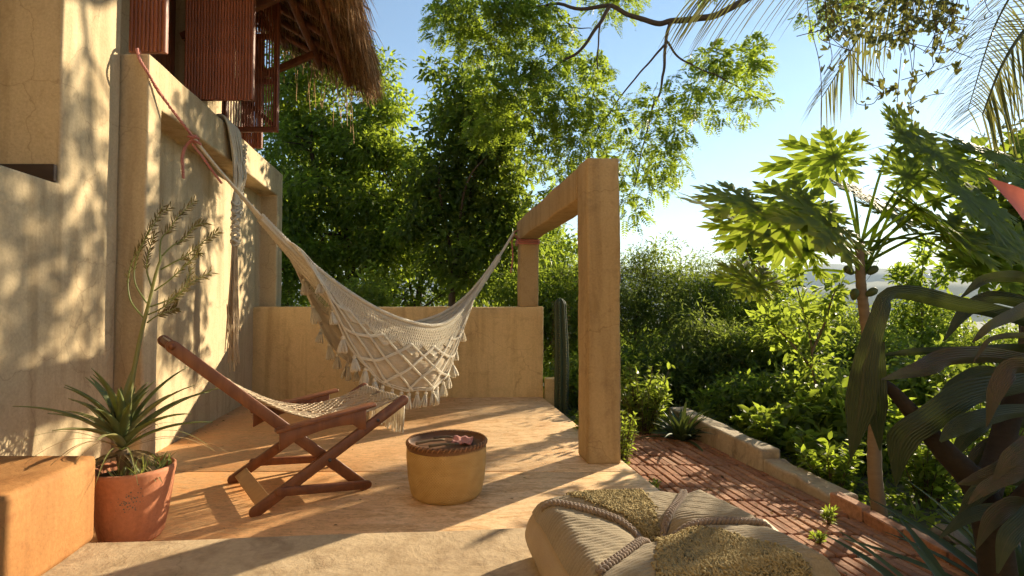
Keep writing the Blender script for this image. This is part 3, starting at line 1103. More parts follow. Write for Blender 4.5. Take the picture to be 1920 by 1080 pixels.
def thatch():
    mb = MB()
    # bed of straw lying on the battens
    G = np.array([[roof(l, y, 0.03 + (0.22 if k else 0)) for y in np.linspace(Y0R, Y1R, 12)] for k in (0,) for l in np.linspace(-3.4, RE - 0.05, 12)])
    G = G.reshape(12, 12, 3)
    sheet(mb, G, 0.25)
    G2 = G + np.array((0, 0, 0.26))
    sheet(mb, G2, 0.55, True)
    k = 15000
    lat = rng.uniform(-3.3, RE + 0.12, k)
    lat[:9000] = rng.uniform(RE - 0.45, RE + 0.14, 9000)
    Y = rng.uniform(Y0R - 0.05, Y1R + 0.08, k)
    up = rng.uniform(0.02, 0.30, k)
    P = np.stack([lat - 0.163 * Y, Y, RZ + RS * (RE - lat) + up], -1)
    D = np.stack([rng.normal(0.62, 0.16, k), rng.normal(0.0, 0.12, k), rng.normal(-0.62, 0.12, k)], -1)
    Ln = rng.uniform(0.22, 0.50, k)
    D = nrm(D)
    mid = P + D * Ln[:, None] * 0.55
    D2 = nrm(D + np.stack([np.full(k, -0.30), rng.normal(0, .1, k), np.full(k, -0.85) + rng.normal(0, .15, k)], -1))
    tip = mid + D2 * Ln[:, None] * 0.55
    S = nrm(np.cross(D, rng.normal(size=(k, 3))))
    wd = rng.uniform(0.0025, 0.007, k)[:, None]
    V = np.stack([P - S * wd, P + S * wd, mid - S * wd, mid + S * wd, tip], 1)
    t = rng.random(k)
    b = mb.n
    mb.add(V.reshape(-1, 3), (np.array([(0, 1, 3, 2)])[None] + (np.arange(k) * 5)[:, None, None]).reshape(-1, 4), np.repeat(t, 5))
    mb.f.setdefault(3, []).append((np.array([(2, 3, 4)])[None] + (np.arange(k) * 5)[:, None, None]).reshape(-1, 3) + b)
    # gable end fringe
    k = 2600
    lat = rng.uniform(-2.6, RE + 0.15, k)
    Y = np.where(rng.random(k) < 0.6, Y1R, Y0R) + rng.uniform(-0.05, 0.1, k)
    P = np.stack([lat - 0.163 * Y, Y, RZ + RS * (RE - lat) + rng.uniform(0.0, 0.28, k)], -1)
    D = nrm(np.stack([rng.normal(0.25, 0.15, k), rng.normal(0.1, 0.15, k), rng.normal(-0.75, 0.2, k)], -1))
    tipz = P + D * rng.uniform(0.15, 0.42, k)[:, None]
    segs(mb, P, tipz, rng.uniform(0.002, 0.0045, k), rng.random(k))
    # loose hanging straws
    P = np.array([roof(rng.uniform(-1.8, -1.0), rng.uniform(6.6, 7.1), -0.02) for _ in range(26)])
    segs(mb, P, P + np.stack([rng.normal(0, .05, 26), rng.normal(0, .05, 26), -rng.uniform(0.3, 0.95, 26)], -1), 0.004, 0.9)
    o = mb.build('thatch', M['thatch'], roof_o)
    tag(o, kind='stuff')


thatch()

# plaster bench, left foreground
bch = wob_block('plaster_bench', [(-1.910, 2.475), (-2.62, 2.475), (-2.62, -0.5), (-1.44, -0.5)], ST + 0.001, 0.512, M['bench'], None, 0.22, 0.007, 0.03)
tag(bch, 'orange sunlit plaster bench end in the left foreground', 'bench')

# ------------------------------------------------------------------ folding sling chair
def stadium(mb, p0, p1, side, w, t, n=6, tint=None):
    """rail from p0 to p1 with rounded ends; t thickness along side, w width"""
    p0, p1 = np.asarray(p0, float), np.asarray(p1, float)
    T = nrm(p1 - p0)
    S = np.asarray(side, float)
    S = nrm(S - T * np.dot(S, T))
    Wd = np.cross(S, T)
    pts = []
    for k in range(n + 1):
        a = math.pi / 2 + math.pi * k / n
        pts.append(p0 + T * (w / 2 + math.cos(a) * w / 2) + Wd * math.sin(a) * w / 2)
    for k in range(n + 1):
        a = -math.pi / 2 + math.pi * k / n
        pts.append(p1 + T * (-w / 2 + math.cos(a) * w / 2) + Wd * math.sin(a) * w / 2)
    m = len(pts)
    pts = np.array(pts)
    V = np.concatenate([pts - S * t / 2, pts + S * t / 2])
    F = [tuple(range(m))[::-1], tuple(range(m, 2 * m))] + [(i, (i + 1) % m, m + (i + 1) % m, m + i) for i in range(m)]
    mb.addl(V, F, tint)


chair = thing('sling_chair', 'folding red wood chair with knotted cord sling beside the potted plant', 'chair', loc=(-1.454, 3.06, 0))
CO = np.array((-1.454, 3.06, 0.0))
CW = np.array((0.8, 0.6, 0.0))
CP = np.array((-0.6, 0.8, 0.0))
CWID = 0.70


def cp(s, q, z):
    """chair axes: s forward, q across (0 near side, 1 far side), relative to the chair's empty"""
    return CW * s + CP * (q * CWID) + np.array((0, 0, z))


for q in (0.0, 1.0):
    side = CP * (1 if q == 0 else -1)
    i_ = 0.032 if q == 0 else -0.032
    mb = MB()
    stadium(mb, cp(-0.435, q + i_ / CWID * 1.3, 0.995), cp(0.675, q + i_ / CWID * 1.3, 0.006), side, 0.066, 0.03)
    mb.build('back_rail', M['chair'], chair, bevel=0.005)
    mb = MB()
    stadium(mb, cp(-0.03, q, -0.008 + 0.012), cp(0.935, q, 0.572), side, 0.066, 0.03)
    mb.build('leg_rail', M['chair'], chair, bevel=0.005)
    # arm: a flat rest on a curved apron
    mb = MB()
    A0, A1 = cp(0.10, q - i_ / CWID * 0.2, 0.462), cp(0.70, q - i_ / CWID * 0.2, 0.552)
    board(mb, A0, A1, (0, 0, 1), 0.072, 0.022)
    mb.build('arm_rest', M['chair'], chair, bevel=0.005)
    mb = MB()
    n_ = 13
    up, lo = [], []
    for k in range(n_):
        f = k / (n_ - 1)
        s = 0.12 + 0.52 * f
        zt = 0.451 + (0.552 - 0.462) * (s - 0.10) / 0.6 - 0.002
        lo.append((s, zt - (0.055 + 0.045 * (abs(f - 0.5) * 2) ** 2 + (0.03 if f > 0.85 else 0))))
        up.append((s, zt))
    off = -i_ / CWID * 0.35
    G0 = [cp(s, q + off - 0.016, z) for s, z in up] + [cp(s, q + off - 0.016, z) for s, z in lo[::-1]]
    G1 = [cp(s, q + off + 0.016, z) for s, z in up] + [cp(s, q + off + 0.016, z) for s, z in lo[::-1]]
    m_ = len(G0)
    mb.addl(G0 + G1, [(i, i + 1, m_ - 2 - i, m_ - 1 - i) for i in range(n_ - 1)] + [(m_ + m_ - 1 - i, m_ + m_ - 2 - i, m_ + i + 1, m_ + i) for i in range(n_ - 1)] +
            [(i, m_ + i, m_ + (i + 1) % m_, (i + 1) % m_) for i in range(m_)])
    mb.build('arm_apron', M['chair'], chair, bevel=0.003)
    mb = MB()
    stadium(mb, cp(0.10, q - i_ / CWID * 0.4, 0.115), cp(0.68, q - i_ / CWID * 0.4, 0.045), side, 0.052, 0.026)
    mb.build('side_stretcher', M['chair'], chair, bevel=0.004)
    for s, z in ((0.41, 0.245), (0.13, 0.44), (0.72, 0.445), (0.145, 0.092), (0.64, 0.055)):
        mb = MB()
        c = cp(s, q, z)
        d = -CP if q == 0 else CP
        tube(mb, [c + d * 0.014, c + d * 0.021], 0.011, 10)
        mb.build('bolt', M['metal'], chair)
mb = MB()
board(mb, cp(0.045, 0.03, 0.062), cp(0.045, 0.97, 0.062), nrm(np.array((0.8 * 0.5, 0.6 * 0.5, -0.75))), 0.085, 0.022)
mb.build('rear_crossbar', M['pale_wood'], chair, bevel=0.004)
mb = MB()
board(mb, cp(0.56, 0.05, 0.135), cp(0.56, 0.95, 0.135), nrm(np.array((0.8 * 0.55, 0.6 * 0.55, 0.7))), 0.07, 0.022)
mb.build('front_crossbar', M['chair'], chair, bevel=0.004)
mb = MB()
tube(mb, [cp(-0.415, 0.02, 0.975), cp(-0.415, 0.98, 0.975)], 0.017, 10)
mb.build('head_bar', M['chair'], chair, smooth=True)
mb = MB()
tube(mb, [cp(0.89, 0.0, 0.546), cp(0.89, 1.0, 0.546)], 0.017, 10)
mb.build('front_bar', M['chair'], chair, smooth=True)

# the sling: cords knotted into diamonds with open fans between
prof = spline([(-0.415, 0.995), (-0.22, 0.825), (0.02, 0.648), (0.25, 0.525), (0.47, 0.475), (0.68, 0.500), (0.80, 0.535), (0.90, 0.567), (0.925, 0.555)], 90)


def sling_pt(u, q, up=0.0):
    """u 0..1 along, q 0..1 across"""
    i = np.clip(u, 0, 1) * (len(prof) - 1)
    i0 = np.minimum(i.astype(int), len(prof) - 2)
    f = (i - i0)[..., None]
    sz = prof[i0] * (1 - f) + prof[i0 + 1] * f
    sag = -0.02 * np.sin(np.pi * q) * np.sin(np.pi * np.clip(u, 0, 1))
    q = 0.07 + 0.86 * q
    return CW * sz[..., 0:1] + CP * (q * CWID)[..., None] + np.array((0, 0, 1.0)) * (sz[..., 1] + sag + up)[..., None]


mb = MB()
nc = 46
u_ = np.linspace(0, 1, 70)
for i in range(nc):
    q = (i + 0.5) / nc
    # cords swing in and out so that they gather at knots
    ph = 1 if i % 4 < 2 else -1
    qq = q + ph * 0.010 * np.abs(np.sin(u_ * math.pi * 7))
    tube(mb, sling_pt(u_, qq, 0.004 * np.sin(u_ * 44 + i)), 0.0034, 4, False, 0.5)
P0, P1 = [], []
for i in range(36):
    for j in range(12):
        u0, q0 = i / 36, j / 12
        dia = abs(((u0 * 3.0) % 1.0) - 0.5) * 2 + abs(((q0 * 2.0) % 1.0) - 0.5) * 2
        if dia < 0.85:
            a = np.array([[u0, q0], [u0 + 1 / 36, q0 + 1 / 12], [u0, q0 + 1 / 12], [u0 + 1 / 36, q0]])
            s_ = sling_pt(a[:, 0], np.clip(a[:, 1], 0, 1), 0.006)
            P0 += [s_[0], s_[2]]
            P1 += [s_[1], s_[3]]
segs(mb, P0, P1, 0.0055, sides=5)
o = mb.build('sling', M['sling'], chair)
o['label'] = 'beige knotted cord sling'
# close woven panel at the front of the sling
mb = MB()
uu, qq = np.meshgrid(np.linspace(0.80, 0.985, 40), np.linspace(0.0, 1.0, 60), indexing='ij')
G = sling_pt(uu, qq, 0.005)
G[..., 2] += 0.0018 * np.sin(uu * 900) * np.sin(qq * 260)
sheet(mb, G)
o = mb.build('woven_panel', M['ribbed'], chair, smooth=True)
# side cords
mb = MB()
for q in (0.0, 1.0):
    rope(mb, sling_pt(np.linspace(0, 0.97, 120), np.full(120, q)), 0.007, 2, 60, 4)
mb.build('edge_cord', M['sling'], chair)
# fringe at the front
mb = MB()
for i in range(64):
    q = (i + .5) / 64
    c = sling_pt(np.array([0.99]), np.array([q]))[0]
    ln = random.uniform(0.17, 0.25)
    a = np.array([c, c + CW * 0.012 + np.array((0, 0, -0.05)), c + CW * 0.006 + CP * random.uniform(-.015, .015) + np.array((0, 0, -ln))])
    tube(mb, spline(a, 6), np.linspace(0.0045, 0.006, 6), 4, True)
tag(mb.build('fringe', M['cotton'], chair), kind='stuff')

# ------------------------------------------------------------------ basket with its tray lid
BC = np.array((-0.412, 3.405, 0.0))
basket = thing('basket', 'round golden palm weave basket standing on the terrace floor', 'basket', loc=tuple(BC))
mb = MB()
na, nzr = 420, 120
zz = np.linspace(0.0, 0.318, nzr)
G = np.zeros((nzr, na + 1, 3))
T_ = np.zeros((nzr, na + 1))
for i, z in enumerate(zz):
    f = z / 0.318
    r0 = 0.208 + 0.036 * f ** 0.8 + 0.010 * math.sin(f * math.pi) - 0.016 * max(0, 0.08 - f) / 0.08
    a = np.arange(na + 1) * 2 * math.pi / na
    r = r0 * (1 + 0.010 * np.cos(2 * a + 0.6) + 0.007 * np.cos(3 * a + 2 + 2 * f))
    row = int(z / 0.318 * 36)
    irr = np.array([noise.noise(Vector((math.cos(t) * 5, math.sin(t) * 5, z * 22))) for t in a])
    r = r + (0.0027 + 0.0012 * irr) * np.sin(a * 84 + row * math.pi + irr * 1.5) + 0.0020 * abs(math.sin(z / 0.318 * 36 * math.pi)) + 0.002 * irr
    G[i] = np.stack([r * np.cos(a), r * np.sin(a), np.full(na + 1, z)], -1)
    T_[i] = 0.5 + 0.16 * np.sin(a * 84 + row * math.pi + irr * 1.5) + 0.18 * irr + 0.16 * np.array([noise.noise(Vector((math.cos(t) * 3, math.sin(t) * 3, row * 0.7))) for t in a])
sheet(mb, G, T_.ravel())
mb.build('side', M['wicker'], basket, smooth=True)
mb = MB()
lathe(mb, [(0.001, 0.004), (0.20, 0.004)], 48)
mb.build('base', M['wicker'], basket)
# lid: a shallow woven tray with bound rim
mb = MB()
lathe(mb, [(0.246, 0.302), (0.250, 0.318), (0.248, 0.340), (0.239, 0.340), (0.234, 0.318), (0.15, 0.312), (0.001, 0.312)], 64, tint=0.25)
mb.build('tray_lid', M['wicker_rim'], basket, smooth=True)
mb = MB()
for i in range(96):
    a = i * 2 * math.pi / 96
    c = np.array((0.246 * math.cos(a), 0.246 * math.sin(a), 0.338))
    d = np.array((-math.sin(a), math.cos(a), 0))
    o_ = np.array((math.cos(a), math.sin(a), 0))
    tube(mb, [c - d * 0.010 + o_ * 0.006 - np.array((0, 0, 0.012)), c + o_ * 0.007, c + d * 0.010 - o_ * 0.002 + np.array((0, 0, 0.010)), c + d * .012 - o_ * 0.012 + np.array((0, 0, 0.004))], 0.0042, 5, True, (0.75 if i % 2 else 0.15) + 0.25 * random.random())
mb.build('rim_binding', M['wicker_rim'], basket)
# the things lying on the tray
def twig(nm, lab, p0, p1, r, m):
    mb = MB()
    P = spline([p0, (np.array(p0) + p1) / 2 + (0, 0, 0.006), p1], 8)
    tube(mb, P, np.linspace(r, r * 0.7, 8), 7)
    o = mb.build(nm, m, smooth=True)
    tag(o, lab, 'stick', 'sticks lying on the basket lid')


bc = lambda x, y, z: BC + np.array((x, y, z))
twig('stick', 'longer pale stick lying across the left half of the basket lid', bc(-0.19, -0.04, 0.325), bc(-0.02, 0.05, 0.329), 0.009, M['bark_pale'])
twig('stick', 'pale stick lying at the front middle of the basket lid', bc(-0.10, -0.10, 0.325), bc(0.08, -0.05, 0.327), 0.009, M['bark_pale'])
twig('stick', 'dark stick at the back of the basket lid', bc(-0.10, 0.10, 0.324), bc(0.02, 0.13, 0.326), 0.008, M['bark'])
mb = MB()
G = np.array([[(0.03 + 0.13 * a, -0.02 + 0.15 * b - 0.03 * a, 0.319 + 0.012 * math.sin(a * 7 + b * 4) ** 2 + 0.01 * b * math.sin(b * 9)) for b in np.linspace(0, 1, 14)] for a in np.linspace(0, 1, 14)])
sheet(mb, G + BC)
o = mb.build('pink_cloth', M['pink_rope'], smooth=True)
so = o.modifiers.new('solid', 'SOLIDIFY'); so.thickness = 0.003
tag(o, 'small folded pink cloth on the right of the basket lid', 'cloth')

# ------------------------------------------------------------------ pot and plant
PC = np.array((-1.955, 2.78, 0.0))
pot = thing('terracotta_pot', 'rounded terracotta pot behind the plaster bench', 'pot', loc=tuple(PC))
mb = MB()
lathe(mb, [(r * 0.93, z) for r, z in [(0.001, 0.0), (0.135, 0.0), (0.150, 0.02), (0.172, 0.12), (0.190, 0.24), (0.199, 0.315), (0.204, 0.345), (0.203, 0.362), (0.192, 0.366), (0.182, 0.355), (0.176, 0.31)]], 64)
mb.build('body', M['terracotta'], pot, smooth=True)
mb = MB()
k = 20
G = np.array([[(0.166 * r * math.cos(a), 0.166 * r * math.sin(a), 0.322 + 0.012 * noise.noise(Vector((r * 5 * math.cos(a), r * 5 * math.sin(a), 1)))) for a in np.linspace(0, 2 * math.pi, 33)] for r in np.linspace(0.01, 1, 8)])
sheet(mb, G)
mb.build('soil', M['soil'], pot, smooth=True)
# dark scuff flakes on the pot's flank
mb = MB()
for i in range(60):
    a = R(-58) + random.gauss(0, 0.16)
    z = 0.235 + random.gauss(0, 0.026)
    r = np.interp(z, [0.12, 0.24, 0.315], [0.160, 0.1767, 0.185]) + 0.0012
    d = random.uniform(0.0015, 0.006)
    c = np.array((r * math.cos(a), r * math.sin(a), z))
    t = np.array((-math.sin(a), math.cos(a), 0.0))
    up = np.array((0.1 * math.cos(a), 0.1 * math.sin(a), 1.0))
    n5 = 6
    mb.addl([c + (t * math.cos(b * 2 * math.pi / n5) + up * math.sin(b * 2 * math.pi / n5)) * d * random.uniform(.5, 1) for b in range(n5)], [tuple(range(n5))], 0.2)
tag(mb.build('scuff_marks', M['stone'], pot), kind='stuff')

plant = thing('potted_aloe', 'spiky green rosette with a tall feathery flower stalk in terracotta pot', 'plant', loc=tuple(PC + (0, 0, 0.33)))


def put_leaf(parent, mat, P, W, fold=0.3, tint=None, side=None, name='leaf', wave=0.0, solid=0.0):
    mb = MB()
    strap(mb, P, W, side, fold, random.random() if tint is None else tint, wave, random.random() * 6)
    o = mb.build(name, mat, parent, smooth=True)
    if solid:
        s = o.modifiers.new('solid', 'SOLIDIFY')
        s.thickness = solid
    return o


def wprof(n, w, peak=0.25, tip=0.02, base=0.7):
    u = np.linspace(0, 1, n)
    up = base + (1 - base) * np.sin(np.clip(u / peak, 0, 1) * math.pi / 2)
    dn = np.where(u > peak, np.cos((u - peak) / (1 - peak) * math.pi / 2) ** 0.8, 1)
    return np.maximum(w * up * dn, tip * w)


stem0 = np.array((-0.03, 0.0, 0.0))
cent = np.array((-0.045, -0.02, 0.12))
for i in range(34):
    a = i * 2.39996 + 0.3
    k = i / 34
    el = R(42 + 44 * k + random.uniform(-8, 8))
    ln = random.uniform(0.32, 0.52) * (1.1 - 0.2 * k)
    d = np.array((math.cos(a) * math.cos(el), math.sin(a) * math.cos(el), math.sin(el)))
    bend = np.array((math.cos(a) * 0.3, math.sin(a) * 0.3, -0.42 * (1 - 0.65 * k)))
    c = cent + np.array((0, 0, 0.06 * k))
    u = np.linspace(0, 1, 12)[:, None]
    P = c + d * ln * u + bend * ln * u ** 2.2 * 0.75
    put_leaf(plant, M['leaf_aloe'], P, wprof(12, random.uniform(0.019, 0.031), 0.15), 0.55, 0.15 + 0.7 * random.random(), solid=0.003)
# thin wiry outer leaves
for i in range(12):
    a = random.uniform(0, 2 * math.pi)
    ln = random.uniform(0.38, 0.58)
    d = np.array((math.cos(a), math.sin(a), random.uniform(0.3, 0.9)))
    u = np.linspace(0, 1, 14)[:, None]
    P = cent + nrm(d) * ln * u + np.array((math.cos(a) * .1, math.sin(a) * .1, -0.55)) * ln * u ** 2.5
    put_leaf(plant, M['leaf_dry'] if i % 2 else M['leaf_aloe'], P, wprof(14, 0.0055, 0.1), 0.3, 0.7)
# dead leaves round the base
for i in range(16):
    a = random.uniform(0, 2 * math.pi)
    u = np.linspace(0, 1, 8)[:, None]
    ln = random.uniform(0.12, 0.24)
    P = cent * 0.8 + np.array((math.cos(a) * 0.03, math.sin(a) * 0.03, 0)) + np.array((math.cos(a), math.sin(a), 0.3)) * ln * u + np.array((0, 0, -0.9)) * ln * u ** 1.6
    put_leaf(plant, M['leaf_dry'], P, wprof(8, 0.022, 0.3), 0.4, None, name='dead_leaf')
mb = MB()
tube(mb, spline([(-0.02, 0, -0.03), (-0.035, -0.01, 0.05), cent], 8), np.linspace(0.04, 0.03, 8), 10, True, 0.6)
mb.build('stump', M['bark_pale'], plant, smooth=True)
# small weeds in the pot
mb = MB()
k = 110
P = np.stack([rng.uniform(0.0, 0.15, k), rng.uniform(-0.15, 0.08, k), np.full(k, 0.005)], -1)
A = np.stack([rng.normal(0.1, .5, k), rng.normal(0, .5, k), np.full(k, 1.0)], -1)
leaves(mb, P, A, rng.normal(size=(k, 3)), rng.uniform(0.04, 0.13, k), rng.uniform(0.005, 0.012, k), rich=True)
tag(mb.build('weeds', M['leaf_aloe'], plant), kind='stuff')
# flower stalk
def rel(px, py, Y):
    return at(px, py, Y) - (PC + np.array((0, 0, 0.33)))


mb = MB()
stalk = spline([cent + (0, 0, 0.05), rel(252, 690, 2.76), rel(266, 620, 2.75), rel(280, 565, 2.75), rel(292, 515, 2.76), rel(304, 478, 2.78)], 40)
tube(mb, stalk, np.linspace(0.012, 0.006, 40), 8, True, 0.8)
branches = [
    [(270, 597), (246, 566), (240, 530), (248, 490), (268, 455), (285, 420), (305, 388)],
    [(275, 568), (255, 535), (252, 505), (262, 470), (280, 435), (300, 405), (318, 390)],
    [(285, 540), (275, 505), (280, 470), (290, 440)],
    [(300, 490), (302, 450), (318, 430), (335, 405), (362, 380)],
    [(304, 480), (322, 462), (345, 448), (365, 425), (382, 418)],
    [(302, 505), (330, 490), (352, 478), (385, 450), (405, 436)],
    [(290, 545), (318, 525), (345, 500), (368, 478), (372, 475)],
    [(282, 575), (310, 565), (338, 550), (362, 528), (392, 512)],
    [(278, 590), (300, 580), (320, 565), (345, 540), (360, 500)],
    [(276, 605), (295, 592), (320, 582), (330, 577)],
]
tips = []
for bi, br in enumerate(branches):
    Yb = 2.76 + 0.03 * math.sin(bi * 2.1)
    P = spline([rel(x, y, 2.755 + (Yb - 2.755) * min(1, q / 2) + 0.012 * q * math.cos(bi * 1.7)) for q, (x, y) in enumerate(br)], 26)
    tube(mb, P, np.linspace(0.0045, 0.0018, 26), 5, True, 0.6)
    tips.append(P)
mb.build('flower_stalk', M['leaf_aloe'], plant, smooth=True)
mb = MB()
for P in tips:
    T = nrm(np.gradient(P, axis=0))
    for q in range(8, 26):
        for s in (1, -1):
            side = nrm(np.cross(T[q], (0.1, 1, 0.1))) * s
            p0 = P[q] + T[q] * random.uniform(0, .006)
            d = nrm(T[q] * 1.0 + side * 0.75 + rng.normal(size=3) * 0.15)
            leaves(mb, p0[None], d[None], (np.array((0, -1.0, 0.2)) + rng.normal(size=3) * .4)[None], random.uniform(0.025, 0.052), random.uniform(0.005, 0.008), 0.2, 0.05, np.array([random.uniform(0, .8)]), True)
tag(mb.build('flower_scales', M['leaf_scale'], plant), kind='stuff')

# ------------------------------------------------------------------ hammock
HA, HB = np.array((-2.66, 3.86)), np.array((0.06, 6.86))
hdir = nrm(HB - HA)
hn = np.array((hdir[1], -hdir[0]))             # towards the camera
hl = np.linalg.norm(HB - HA)


def rim_z(t):
    k = np.array([(0.0, 3.02), (0.072, 2.50), (0.16, 2.10), (0.26, 1.69), (0.33, 1.44), (0.40, 1.235), (0.47, 1.085), (0.54, 1.00), (0.60, 0.965), (0.66, 0.985), (0.73, 1.09), (0.80, 1.29), (0.87, 1.57), (0.93, 1.84), (1.0, 2.18)])
    S = spline(k, 400)
    return np.interp(t, S[:, 0], S[:, 1])


def hw(t):      # half width of the bag
    u = np.clip((t - 0.10) / 0.84, 0, 1)
    return 0.012 + 0.29 * np.sin(math.pi * u) ** 2.7


def hd(t):      # depth of the bag under its rims
    u = np.clip((t - 0.10) / 0.84, 0, 1)
    return 0.008 + 0.22 * np.sin(math.pi * u) ** 2.6


def ham(t, q, up=0.0):
    """t along, q -1 (far rim) .. 1 (near rim)"""
    t, q = np.broadcast_arrays(np.asarray(t, float), np.asarray(q, float))
    xy = HA + hdir * (hl * t)[..., None] + hn * (q * hw(t))[..., None]
    z = rim_z(t) - hd(t) * (1 - q ** 2) - 0.05 * hw(t) * (q < 0) * q + up
    return np.concatenate([xy, z[..., None]], -1)


hammock = thing('hammock', 'cream cotton hammock with macrame sides and tassels slung across the terrace', 'hammock')
T0, T1 = 0.075, 0.985
mb = MB()
tt = np.linspace(T0, T1, 90)
for i in range(44):
    q = -1 + 2 * i / 43
    j = rng.normal(size=2) * 0.006
    wob = 0.02 * np.sin(tt * 25 + i * 2.1)
    tube(mb, ham(tt, np.clip(q + wob, -1.02, 1.02), 0.006 * np.sin(tt * 9 + i)), 0.0052 if i % 3 else 0.007, 5, False, 0.5)
mb.build('bed_cords', M['cotton'], hammock, smooth=True)
# woven bed: close cloth with fine cross ribs
mb = MB()
uu, qq = np.meshgrid(np.linspace(0.20, 0.90, 420), np.linspace(-1, 1, 30), indexing='ij')
G = ham(uu, qq)
G[..., 2] += 0.003 * np.sin(uu * hl * 2 * math.pi / 0.026) + 0.003 * np.sin(qq * 40) - 0.004
sheet(mb, G)
mb.build('bed_cloth', M['cotton_sheet'], hammock, smooth=True)
# thick rims, twisted
mb = MB()
tr = np.linspace(0.20, 0.92, 420)
for q in (-1.0, 1.0):
    rope(mb, ham(tr, np.full(420, q), 0.012), 0.020, 3, 75, 5)
    rope(mb, ham(tr, np.full(420, q * 0.985), -0.022), 0.016, 3, 85, 5)
mb.build('rim', M['cotton'], hammock, smooth=True)

dk = np.array([(0.225, 0.0), (0.25, 0.10), (0.285, 0.32), (0.33, 0.53), (0.385, 0.65), (0.46, 0.69), (0.53, 0.665), (0.60, 0.635), (0.66, 0.60), (0.71, 0.52), (0.755, 0.38), (0.79, 0.20), (0.815, 0.04)])
dS = spline(dk, 300)


def drop(t):
    return np.interp(t, dS[:, 0], dS[:, 1])


def val(t, b, side=1.0, out=0.0, sl=1.0):
    """macrame side: t along, b 0 (rim) .. 1 (hem), hanging from that rim and belling in a little"""
    t, b = np.broadcast_arrays(np.asarray(t, float), np.asarray(b, float))
    # cloth gathers to the middle of the hammock towards its hem
    tm = t + (0.535 - t) * 0.20 * b ** 1.2
    p = ham(tm, np.full(t.shape, side))
    p0 = ham(t, np.full(t.shape, side))
    D = drop(t) * b * sl
    bell = side * (0.035 * np.sin(b * math.pi) + 0.012 * np.sin(t * 60 + b * 4) * b + 0.018 * np.sin(t * 23) * b + 0.02 * b)
    z = p0[..., 2] * (1 - b) + b * (p0[..., 2] * 0.45 + p[..., 2] * 0.55) - D + 0.008 * np.sin(t * 70) * b
    return np.concatenate([p[..., :2] + hn * (bell + out * side)[..., None], z[..., None]], -1)


TL, TR = 0.245, 0.80


def macrame(side, fine=True):
    nm = 'macrame_side'
    sl = 1.0 if side > 0 else 0.80
    par = bpy.data.objects.new(nm, None)
    col.objects.link(par)
    par.parent = hammock
    # netting just under the rim
    mb = MB()
    P0, P1 = [], []
    nt_, nb_ = 84, 9
    for i in range(nt_):
        for j in range(nb_):
            ta = TL + (TR - TL) * (i + 0.5 * (j % 2)) / nt_
            tb = TL + (TR - TL) * (i + 0.5 * (j % 2) + 0.5) / nt_
            tc = TL + (TR - TL) * (i + 0.5 * (j % 2) - 0.5) / nt_
            b0, b1 = j / nb_ * 0.40, (j + 1) / nb_ * 0.40
            # scalloped lower edge of the net
            lim = 0.30 + 0.11 * abs(math.sin((ta - TL) / (TR - TL) * math.pi * 7))
            if b1 > lim:
                continue
            a = val(ta, b0, side, 0.004, sl)
            P0 += [a, a]
            P1 += [val(min(tb, TR), b1, side, 0.004, sl), val(max(tc, TL), b1, side, 0.004, sl)]
    segs(mb, P0, P1, 0.0042, sides=4)
    mb.build('netting', M['cotton'], par)
    # cloth diamonds below
    mb = MB()
    uu, bb = np.meshgrid(np.linspace(TL + .01, TR - .01, 170), np.linspace(0.30, 0.985, 46), indexing='ij')
    G = val(uu, bb, side, -0.004, sl)
    kx = (uu - TL) / (TR - TL) * 7
    lam = np.abs(((kx + bb * 3.2) % 1) - .5) + np.abs(((kx - bb * 3.2) % 1) - .5)
    puff = (lam - 0.5) * 0.018 + 0.0025 * np.sin(bb * 150 + 3 * np.sin(kx * 6.28))
    G[..., 0] += hn[0] * puff * side
    G[..., 1] += hn[1] * puff * side
    # leave the cloth off between the scallops, where only net hangs
    keep = bb > 0.31 + 0.10 * np.abs(np.sin(kx * math.pi))
    a, b = G.shape[:2]
    F = []
    for i in range(a - 1):
        for j in range(b - 1):
            if keep[i, j] and keep[i + 1, j] and keep[i, j + 1] and keep[i + 1, j + 1]:
                F.append((i * b + j, i * b + j + 1, (i + 1) * b + j + 1, (i + 1) * b + j))
    mb.add(G.reshape(-1, 3), F)
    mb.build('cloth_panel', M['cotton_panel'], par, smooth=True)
    # raised double cords along the diamonds
    mb = MB()
    for s in (1, -1):
        for k in range(-4, 12):
            b_ = np.linspace(0.30, 0.99, 26)
            kx_ = k + 0.5 - s * b_ * 3.2
            t_ = TL + (TR - TL) * kx_ / 7
            ok = (t_ > TL + 0.005) & (t_ < TR - 0.005)
            if ok.sum() < 4:
                continue
            for dd in (-0.006, 0.0, 0.006):
                tube(mb, val(t_[ok] + dd * 0.5, b_[ok], side, 0.013, sl), 0.0064, 5, True)
    # fans of cords at the foot of the net
    for k in range(7):
        tc = TL + (TR - TL) * (k + 0.5) / 7
        for f in np.linspace(-1, 1, 13):
            ta = tc + f * (TR - TL) / 7 * 0.55
            b_ = np.linspace(0, 1, 8)
            t_ = ta + (tc - ta) * b_ ** 1.4
            tube(mb, val(np.clip(t_, TL, TR), 0.26 + 0.20 * b_, side, 0.008, sl), 0.0042, 4, True)
    # hem
    t_ = np.linspace(TL, TR, 160)
    for bq in (0.955, 0.985):
        tube(mb, val(t_, np.full(160, bq), side, 0.006, sl), 0.0065, 5, True)
    # edge cords at both ends
    for te in (TL, TR):
        b_ = np.linspace(0, 1, 20)
        tube(mb, val(np.full(20, te), b_, side, 0.004, sl), 0.008, 5, True)
    mb.build('raised_cords', M['cotton'], par, smooth=True)
    return sl


sl_near = macrame(1.0)
sl_far = macrame(-1.0)


